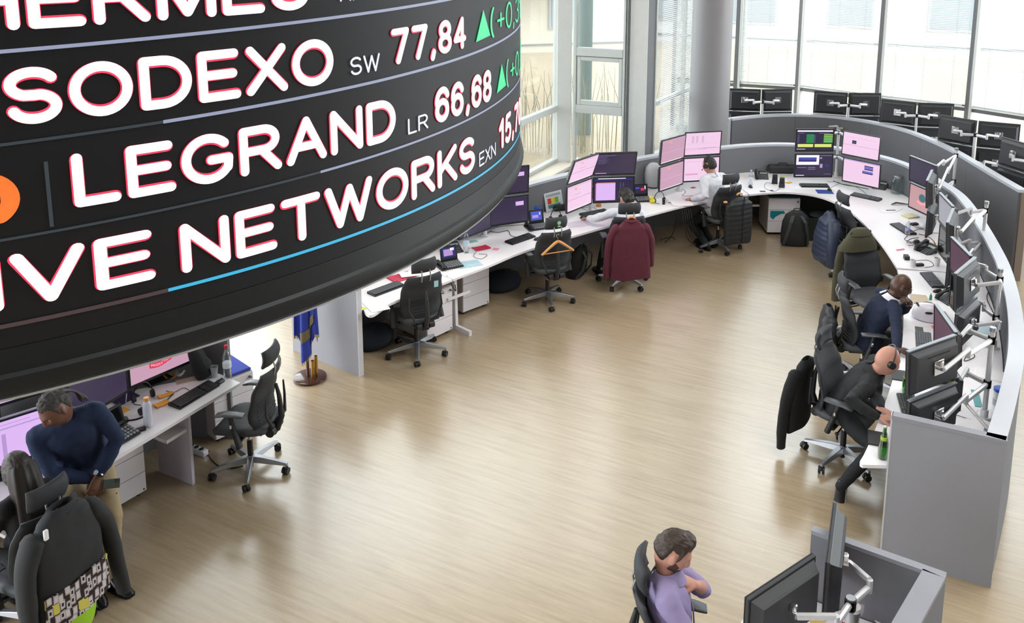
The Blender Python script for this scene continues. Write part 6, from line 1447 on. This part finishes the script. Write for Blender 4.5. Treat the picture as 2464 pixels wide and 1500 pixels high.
sheet((292, 991), 60, .11, .09, 'orange yellow envelope beside the shoulder of the man in navy', ORG, .004); sheet((398, 953), 40, .13, .06, 'orange glove like paper above the white steel bottle', ORG, .008, curl=.010); sheet((388, 974), 50, .12, .08, 'orange paper next to the white steel bottle', ORG, .008, curl=.008); sheet((410, 908), 40, .10, .08, 'orange paper below the emblem screen', ORG, .008, curl=.014)
sheet((448, 916), 30, .18, .08, 'printed banknote like slips on the lower left worktop', mat('banknote_print', 'b0aa90', .6, var=.35, scale=24), .003); sheet((434, 902), 10, .08, .08, 'crumpled white tissue below the emblem screen', th=.006, curl=.03); sheet((300, 960), 55, .20, .15, 'dark violet booklet under the dark monitor at lower left', mat('violet_booklet', '40305a', .5), .010, name='booklet', cat='booklet'); sheet((325, 962), 50, .16, .10, 'white envelope beside the dark violet booklet')
sheet((327, 1040), 35, .15, .05, 'black handset lying on the lower left worktop', M_BLACKP, .018, name='handset', cat='telephone'); sheet((60, 1148), 60, .16, .06, 'dark box at the lower left worktop beside the woman', M_DARKP, .03, name='box', cat='box'); sheet((265, 1093), 60, .08, .08, 'small black pouch behind the hip of the man in navy', M_BLACKP, .03, name='pouch', cat='pouch')
sheet((2126, 1478), 30, .21, .297, 'white papers lying in the near desk corner', th=.006, curl=.01); sheet((1966, 1490), 70, .10, .08, 'white card with yellow stripe at the near desk', mat('yellow_white_card', 'd9c46a', .5), .003, name='card', cat='card')

# printed sheet pinned to the partition behind the left arm
pp = at(1336, 497, .80); T_ = rotT(R(40), (pp.x, pp.y, .78))
o = MB().add([(-.17, 0, 0), (.17, 0, 0), (.17, .06, .26), (-.17, .06, .26), (-.17, .004, 0), (.17, .004, 0), (.17, .064, .26), (-.17, .064, .26)], [(0, 1, 2, 3), (7, 6, 5, 4), (0, 4, 5, 1), (2, 6, 7, 3), (1, 5, 6, 2), (0, 3, 7, 4)]).build('printed_chart', mat('chart_paper', 'cdd4d6', .5), loc=(pp.x, pp.y, .745), rz=R(40)); tag(o, 'printed chart with coloured boxes leaning on the partition left of the pink monitors', 'chart')
for k, (x0, x1, z0, z1, cc) in enumerate(((-.12, -.05, .10, .18, 'c43a2a'), (-.05, .02, .10, .18, 'e2c53a'), (.02, .09, .10, .18, '79a83a'), (-.12, .12, .04, .09, '3c7c80'), (-.14, .14, .20, .235, '9aa0a4'))):
    sy = lambda z: .06*z/.26-.001; MB().add([(x0, sy(z0), z0), (x1, sy(z0), z0), (x1, sy(z1), z1), (x0, sy(z1), z1)], [(0, 1, 2, 3)]).build('chart_field', mat('chart_'+cc, cc, .6), o)
def small_box(px, deg, d, label, m, name, cat, ch=.004, z=0.):
    o = MB().box((0, 0, d[2]/2), d, ch=ch).build(name, m, loc=flat(D_(*px), z), rz=R(deg)); return tag(o, label, cat)
for px, l in (((1864, 441), 'small black desk speaker, left one of two at far bend'), ((1881, 450), 'small black desk speaker, right one of two at far bend')):
    r = thing('desk_speaker', l, 'speaker', flat(D_(*px)), R(-20), 'small speakers at the far bend'); MB().loft([[(-.045, -.05, 0), (.045, -.05, 0), (.045, .05, 0), (-.045, .05, 0)], [(-.035, -.03, .15), (.035, -.03, .15), (.035, .04, .15), (-.035, .04, .15)]], smooth=False).build('cabinet', M_DARKP, r, bevel=.006); MB().cyl((0, -.040, .09), (0, -.046, .09), .024, n=18).build('cone', M_BLACKP, r)
small_box((1440, 497), 8, (.07, .07, .05), 'wooden block under the dark lilac page monitor', M_WOOD, 'wooden_block', 'block')
small_box((2212, 640), 10, (.10, .05, .03), 'black power adapter right of the white plastic cup', M_BLACKP, 'power_adapter', 'adapter'); small_box((2200, 542), 15, (.10, .06, .03), 'black power adapter beside the grey keyboard under the rose screen', M_BLACKP, 'power_adapter', 'adapter'); small_box((2181, 624), 80, (.09, .06, .05), 'black and white box below the tangle of headset cables', M_BLACKP, 'box', 'box')
small_box((1350, 505), 20, (.26, .14, .07), 'black pouch lying behind the left pink monitor on the left arm', M_BLACKP, 'pouch', 'pouch', .03)
r = thing('laptop_bag', 'black bag lying on the desk left of the lit mail screen at far bend', 'bag', flat(D_(1880, 416)), R(-2)); MB().box((0, 0, .07), (.46, .16, .13), ch=.03).build('body', M_BLACKF, r); MB().tube([(-.1, -.05, .13), (-.06, -.05, .18), (.06, -.05, .18), (.1, -.05, .13)], .009, 8).build('handle', M_BLACKP, r)
# grey cushion behind the phone, pale housing behind the left monitors
pc_ = D_(1826, 408)
o = MB().slab(lambda u, v: ((u-.5)*.40*(1-.10*math.sin(PI*v)), .10*v-.02, .02+.25*v+.03*math.cos(2*PI*u)*v), 14, 12, lambda u, v: .09*min(1., min(u, 1-u, v, 1-v)/.3)+.012).build('cushion', mat('grey_violet_cushion', '9a94a4', .9, var=.08), loc=flat(pc_), rz=R(-5)); tag(o, 'grey cushion leaning on the partition behind the black office phone', 'cushion')
r = thing('desk_fan', 'pale grey rounded housing behind the dull pink monitors on the left arm', 'desk fan', flat(D_(1574, 455)+V2(.0, .12)), R(20)); MB().lathe([(.10, 0), (.13, .06), (.14, .20), (.12, .32), (.06, .38), (.005, .385)], 28).build('housing', mat('pale_grey_plastic', 'c2c2c6', .5), r); MB().lathe([(.105, 0), (.11, .02)], 28).build('base_ring', M_DARKP, r)
# yellow duck, pens
r = thing('rubber_duck', 'yellow rubber duck beside a black headset on the left arm', 'toy', flat(D_(1570, 489)), R(200)); yd = mat('yellow_rubber', 'e3d23a', .4); MB().ball((0, 0, .035), .048, .038, .036).build('body', yd, r); MB().ball((.025, 0, .085), .028).build('head', yd, r); MB().ball((.055, 0, .083), .012, .012, .006).build('beak', mat('orange_beak', 'e28a2a', .4), r)
def pen_cup(px, label, cols, cm):
    r = thing('pen_cup', label, 'pen cup', flat(D_(*px))); MB().lathe([(.002, 0), (.034, 0), (.036, .09), (.033, .09), (.031, .004)], 20).build('cup', cm, r)
    for k, c in enumerate(cols): MB().cyl((.012*math.cos(k*2), .012*math.sin(k*2), .01), (.026*math.cos(k*2), .026*math.sin(k*2), .145), .005, n=8).build('pen', mat('pen_'+c, c, .4), r)
pen_cup((2196, 497), 'pen cup with red marker left of the rose emblem screen', ('d83a4a', '1c1c1e', '4a8aa0'), mat('teal_cup', '4f7f8a', .4)); pen_cup((2076, 1478), 'steel pen cup with pens at the near desk', ('cfcfcf', '3a3a60', '222222'), M_ALU)
def pen(px, px2, label, m=None):
    p, q = D_(*px), D_(*px2); h = heading(p, q); o = MB().tube([(0, 0, .005), (.14, 0, .005)], [.0048, .004], 8).build('pen', m or M_BLACKP, loc=flat(p), rz=h); tag(o, label, 'pen')
pen((2132, 507), (2190, 506), 'long black stylus on the worktop below the glass jar'); pen((1605, 488), (1625, 490), 'black pen beside the small white cup'); pen((398, 968), (420, 947), 'black marker on the orange paper at lower left')
o = MB().tube([(0, 0, .012), (.08, .02, .03), (.16, .0, .022), (.26, -.03, .012)], [.012, .022, .018, .008], 10, flat=.5).build('spectacle_case', mat('dark_red_leather', '3a2224', .5), loc=flat(D_(2145, 494)), rz=R(5)); tag(o, 'dark red leather strap right of the glass jar', 'strap')

def headset(px, deg, label, up=True, s=1.):
    r = thing('headset', label, 'headset', flat(D_(*px)), R(deg), 'headsets lying on the desks')
    T = Matrix.Identity(4) if up else Matrix.Translation((0, 0, .03)) @ Matrix.Rotation(R(78), 4, 'X')
    T = T @ Matrix.Scale(s, 4)
    MB().tube([(.085*math.cos(a), 0, .03+.135*math.sin(a)) for a in [PI*k/20 for k in range(21)]], .008, 8, T=T, flat=.6).build('band', M_BLACKP, r)
    for sg in (-1, 1): MB().cyl((sg*.095, 0, .035), (sg*.065, 0, .035), .034, .030, 16, T=T).build('ear_cup', M_BLACKP, r)
    MB().tube([(-.09, .0, .03), (-.10, -.07, .02), (-.06, -.12, .02)], .004, 6, T=T).build('microphone', M_BLACKP, r)
headset((1337, 530), 30, 'black headset standing on the desk behind the headrest with green sticker'); headset((1586, 487), 20, 'black headset standing beside the yellow duck'); headset((345, 962), 40, 'black headset standing below the emblem screen'); headset((315, 1008), 60, 'black headset lying beside the white steel bottle', False); headset((2198, 596), 70, 'black headset on a pile of cables on the right arm', False, 1.2); headset((78, 1178), 20, 'black headset lying by the long haired woman', False)
# webcam like ball
r = thing('conference_speaker', 'round grey webcam on the lower left worktop left of the man in navy', 'webcam', flat(D_(108, 1122))); MB().ball((0, 0, .042), .038).build('ball', M_DARKP, r); MB().lathe([(.03, 0), (.03, .008)], 18).build('base_ring', M_BLACKP, r)
# helmet
hp = D_(2232, 768); r = thing('cycle_helmet', 'white cycle helmet with black vents on the right arm', 'helmet', flat(hp), R(160))
def helm(u, v):
    a = 2*PI*u; e = v*PI/2; rr = math.cos(e)**.75; return (.148*rr*math.cos(a)*(1+.08*math.cos(a)), .108*rr*math.sin(a), .02+.155*math.sin(e)+.012*math.cos(2*a)*(1-v))
m = MB(); rings = [[Vector(helm(k/36, v)) for k in range(36)] for v in [j/12*.97 for j in range(13)]]; m.loft([[Vector((p.x*.88, p.y*.86, p.z+.01)) for p in rings[0]]]+rings); m.build('shell', mat('white_gloss_helmet', 'd9d6e0', .25), r, sharp=80)
for k, (a, v, l, wd) in enumerate(((-1.57, .35, .04, .012), (-1.2, .55, .045, .011), (-1.9, .58, .045, .011), (1.57, .4, .04, .012), (-1.57, .72, .05, .010), (-.75, .35, .035, .011), (-2.4, .35, .035, .011), (0., .6, .05, .011))):
    p = Vector(helm(a/(2*PI), v)); q = Vector(helm(a/(2*PI)+.01, v)); t = Vector(helm(a/(2*PI)+.04, v))-p; t.normalize(); n = Vector((p.x/.02, p.y/.012, (p.z-.02)/.024)).normalized()
    MB().tube([p-t*l, p-t*l*.5, p+t*l*.5, p+t*l], [wd*.3, wd, wd, wd*.3], 8).build('vent', M_VENT, r)
# small green bottle, scissors like orange tool, white lamp
bottle((2239, 722), 'tiny green bottle behind the brown notebook', mat('green_plastic', '2f7a5e', .3), [(.003, 0), (.014, .001), (.014, .05), (.006, .062), (.006, .075)])
r = thing('tape_dispenser', 'bright orange red tape dispenser at the near desk', 'tape dispenser', flat(D_(2030, 1548)), R(30)); oc_ = mat('orange_red_plastic', 'ee3a14', .35)
MB().prism([(-.10, 0), (.11, 0), (.11, .05), (.06, .055), (.02, .11), (-.05, .12), (-.10, .07)], -.035, .035, T=Matrix.Rotation(PI/2, 4, 'X')).build('body', oc_, r, bevel=.008); MB().cyl((-.04, -.038, .065), (-.04, .038, .065), .030, n=20).build('tape_roll', mat('tape_roll_white', 'd9cfc6', .4), r)
lp0 = D_(2380, 1050); r = thing('desk_lamp', 'white jointed desk lamp behind the monitors at the end panel', 'lamp', flat(lp0)); tip = at(2300, 945, 1.05)-Vector((lp0.x, lp0.y, .74)); wlm = mat('white_lamp_metal', 'dcdcde', .35)
MB().box((0, 0, .03), (.07, .07, .06), ch=.01).build('clamp', M_ALU, r)
for dx in (-.012, .012): MB().cyl((dx, 0, .05), (tip.x+dx, tip.y, tip.z), .006, n=8).build('rod', wlm, r)
MB().ball((tip.x, tip.y, tip.z), .022).build('joint', wlm, r); hd = Vector((-.20, .03, 0)); c = tip+hd*.55+Vector((0, 0, -.01))
MB().lathe([(.085, -.015), (.09, 0), (.075, .018), (.002, .024)], 28, c=(c.x, c.y, c.z)).build('lamp_shade', wlm, r)
# power strip on the floor
psx = at(468, 1088, 0); r = thing('power_strip', 'white power strip on the floor under the lower left worktop', 'power strip', psx, R(-28)); MB().box((0, 0, .028), (.30, .065, .055), ch=.006).build('body', M_WHITE, r)
for k in range(4): MB().cyl((-.10+k*.065, 0, .056), (-.10+k*.065, 0, .062), .021, n=16).build('socket', M_DARKP, r)
# cables
def cable(pts, label, m=M_CABLE, r_=.0035, n=8):
    P = spline(pts, n); b0 = P[0].copy(); o = MB().tube([p-b0 for p in P], r_, 6).build('cable', m, loc=b0); tag(o, label, 'cable'); return o
def dz(px, py, z=.004): p = D_(px, py); return Vector((p.x, p.y, .74+z))
def fz(px, py, z=.005): return at(px, py, 0)+Vector((0, 0, z))
cable([psx+Vector((.15, -.03, .03)), fz(500, 1095), fz(525, 1122), fz(560, 1128), fz(585, 1122)], 'black cable running over the floor from the power strip to the chair', r_=.005)
cable([dz(1180, 558), dz(1200, 560), dz(1222, 556), dz(1230, 568), dz(1248, 572)], 'black cable of the keyboard before the bare hanger chair'); cable([dz(1170, 565), dz(1195, 548), dz(1235, 543), dz(1270, 542)], 'black cable along the foot of the dark violet monitors')
cable([dz(1145, 608), dz(1140, 618), dz(1158, 624), dz(1172, 614), dz(1152, 612)], 'thin black cable loop beside the crumpled red paper', r_=.0025)
cable([dz(1420, 508), dz(1400, 502), dz(1425, 500), dz(1440, 508)], 'thin cable behind the keyboard of the man with maroon coat', r_=.0025); cable([dz(1640, 455), dz(1650, 462), dz(1642, 472), dz(1668, 472)], 'thin black cable below the bright pink monitor', r_=.0025)
cable([dz(1880, 450), dz(1862, 462), dz(1840, 452), dz(1845, 440), dz(1864, 445)], 'thin speaker cable curling on the far bend', r_=.0022); cable([dz(1990, 438), dz(2020, 440), dz(2000, 452), dz(1994, 458)], 'mouse cable above the blue mouse pad', r_=.0022); cable([dz(2092, 478), dz(2078, 462), dz(2058, 450), dz(2030, 444)], 'keyboard cable running to the pole at far bend', r_=.0025)
cable([dz(2005, 436), dz(2030, 445), dz(2060, 450), dz(2090, 456)], 'bunch of black cables at the foot of the far bend pole', r_=.006); cable([dz(2115, 500), dz(2120, 512), dz(2150, 512), dz(2172, 503)], 'thin pale cable loop below the glass jar', M_WCABLE, .0022)
cable([dz(2190, 560), dz(2215, 552), dz(2235, 560), dz(2258, 562)], 'black cable on the right arm under the rose emblem screen', r_=.003); cable([dz(2205, 628), dz(2235, 628), dz(2246, 640), dz(2225, 645)], 'black cable of the power adapter on the right arm', r_=.003)
for k, (a, lbl) in enumerate(((1., 'first'), (1.4, 'second'), (1.9, 'third'))):
    c = D_(2205, 592); cable([Vector((c.x+.09*a*math.cos(t)+.02*k, c.y+.12*a*math.sin(t), .75+.03*k+.02*math.sin(2*t))) for t in [k+.6*i for i in range(10)]], ('smallest black cable coil of the headset pile on the right arm', 'middle black cable coil of the headset pile on the right arm', 'widest black cable coil of the headset pile on the right arm')[k], r_=.005, n=4)
cable([dz(2355, 655), dz(2380, 690), dz(2375, 720), dz(2395, 770), dz(2385, 815)], 'black cable drooping behind the monitors by the helmet', r_=.005); cable([dz(2330, 850), dz(2320, 870), dz(2345, 860), dz(2340, 845), dz(2375, 835)], 'tangled black cables between the two nearest monitor poles', r_=.004); cable([dz(2300, 1000), dz(2320, 985), dz(2310, 970), dz(2330, 960)], 'black cable under the lower black monitor at the end panel', r_=.003)
for k in range(5): cable([Vector((p.x, p.y, .70)) if i == 0 else Vector((p.x, p.y, z)) for i, (p, z) in enumerate(((at(1640+5*k, 535, .5), .70), (at(1648+6*k, 556, .4), .42), (at(1660+9*k, 580, .1), .10), (at(1690+8*k, 588, 0), .01)))], ('leftmost', 'second from left', 'third from left', 'fourth from left', 'rightmost')[k]+' black cable hanging under the desk beside the vest chair', r_=.005)
cable([Vector((at(1626, 530, .6).x, at(1626, 530, .6).y, .70)), Vector((at(1620, 560, .2).x, at(1620, 560, .2).y, .2)), fz(1600, 584), fz(1590, 578), fz(1615, 572), fz(1625, 578)], 'black cable loop on the floor right of the maroon coat', r_=.005)
cable([dz(1192, 690), Vector((at(1095, 690, .6).x, at(1095, 690, .6).y, .62)), Vector((at(1096, 700, .6).x, at(1096, 700, .6).y, .60)), dz(1075, 665)][1:], 'coiled handset cord hanging over the desk edge by the lilac dealer phone', r_=.006)
cable([P1['hip']+F1*.28+L1*.14-Vector((0, 0, .16)), at(270, 1180, .45), at(266, 1215, .2), fz(258, 1250)], 'black charging cable hanging from the phone in the hands', r_=.004); cable([dz(303, 972, .01), dz(312, 920, .12), dz(320, 884, .30)], 'white cable hanging beside the dark monitor at lower left', M_WCABLE, .004)
cable([dz(470, 955), dz(445, 935), dz(420, 945), dz(400, 942)], 'keyboard cable on the lower left worktop', r_=.0025); cable([dz(1995, 1440, .3), dz(2030, 1420, .2), dz(2050, 1470, .02)], 'black cable hanging behind the near desk monitors', r_=.005)
cable([dz(90, 1115), dz(112, 1150), dz(135, 1148), dz(138, 1130)], 'thin pale webcam cable on the lower left worktop', M_WCABLE, .0022)
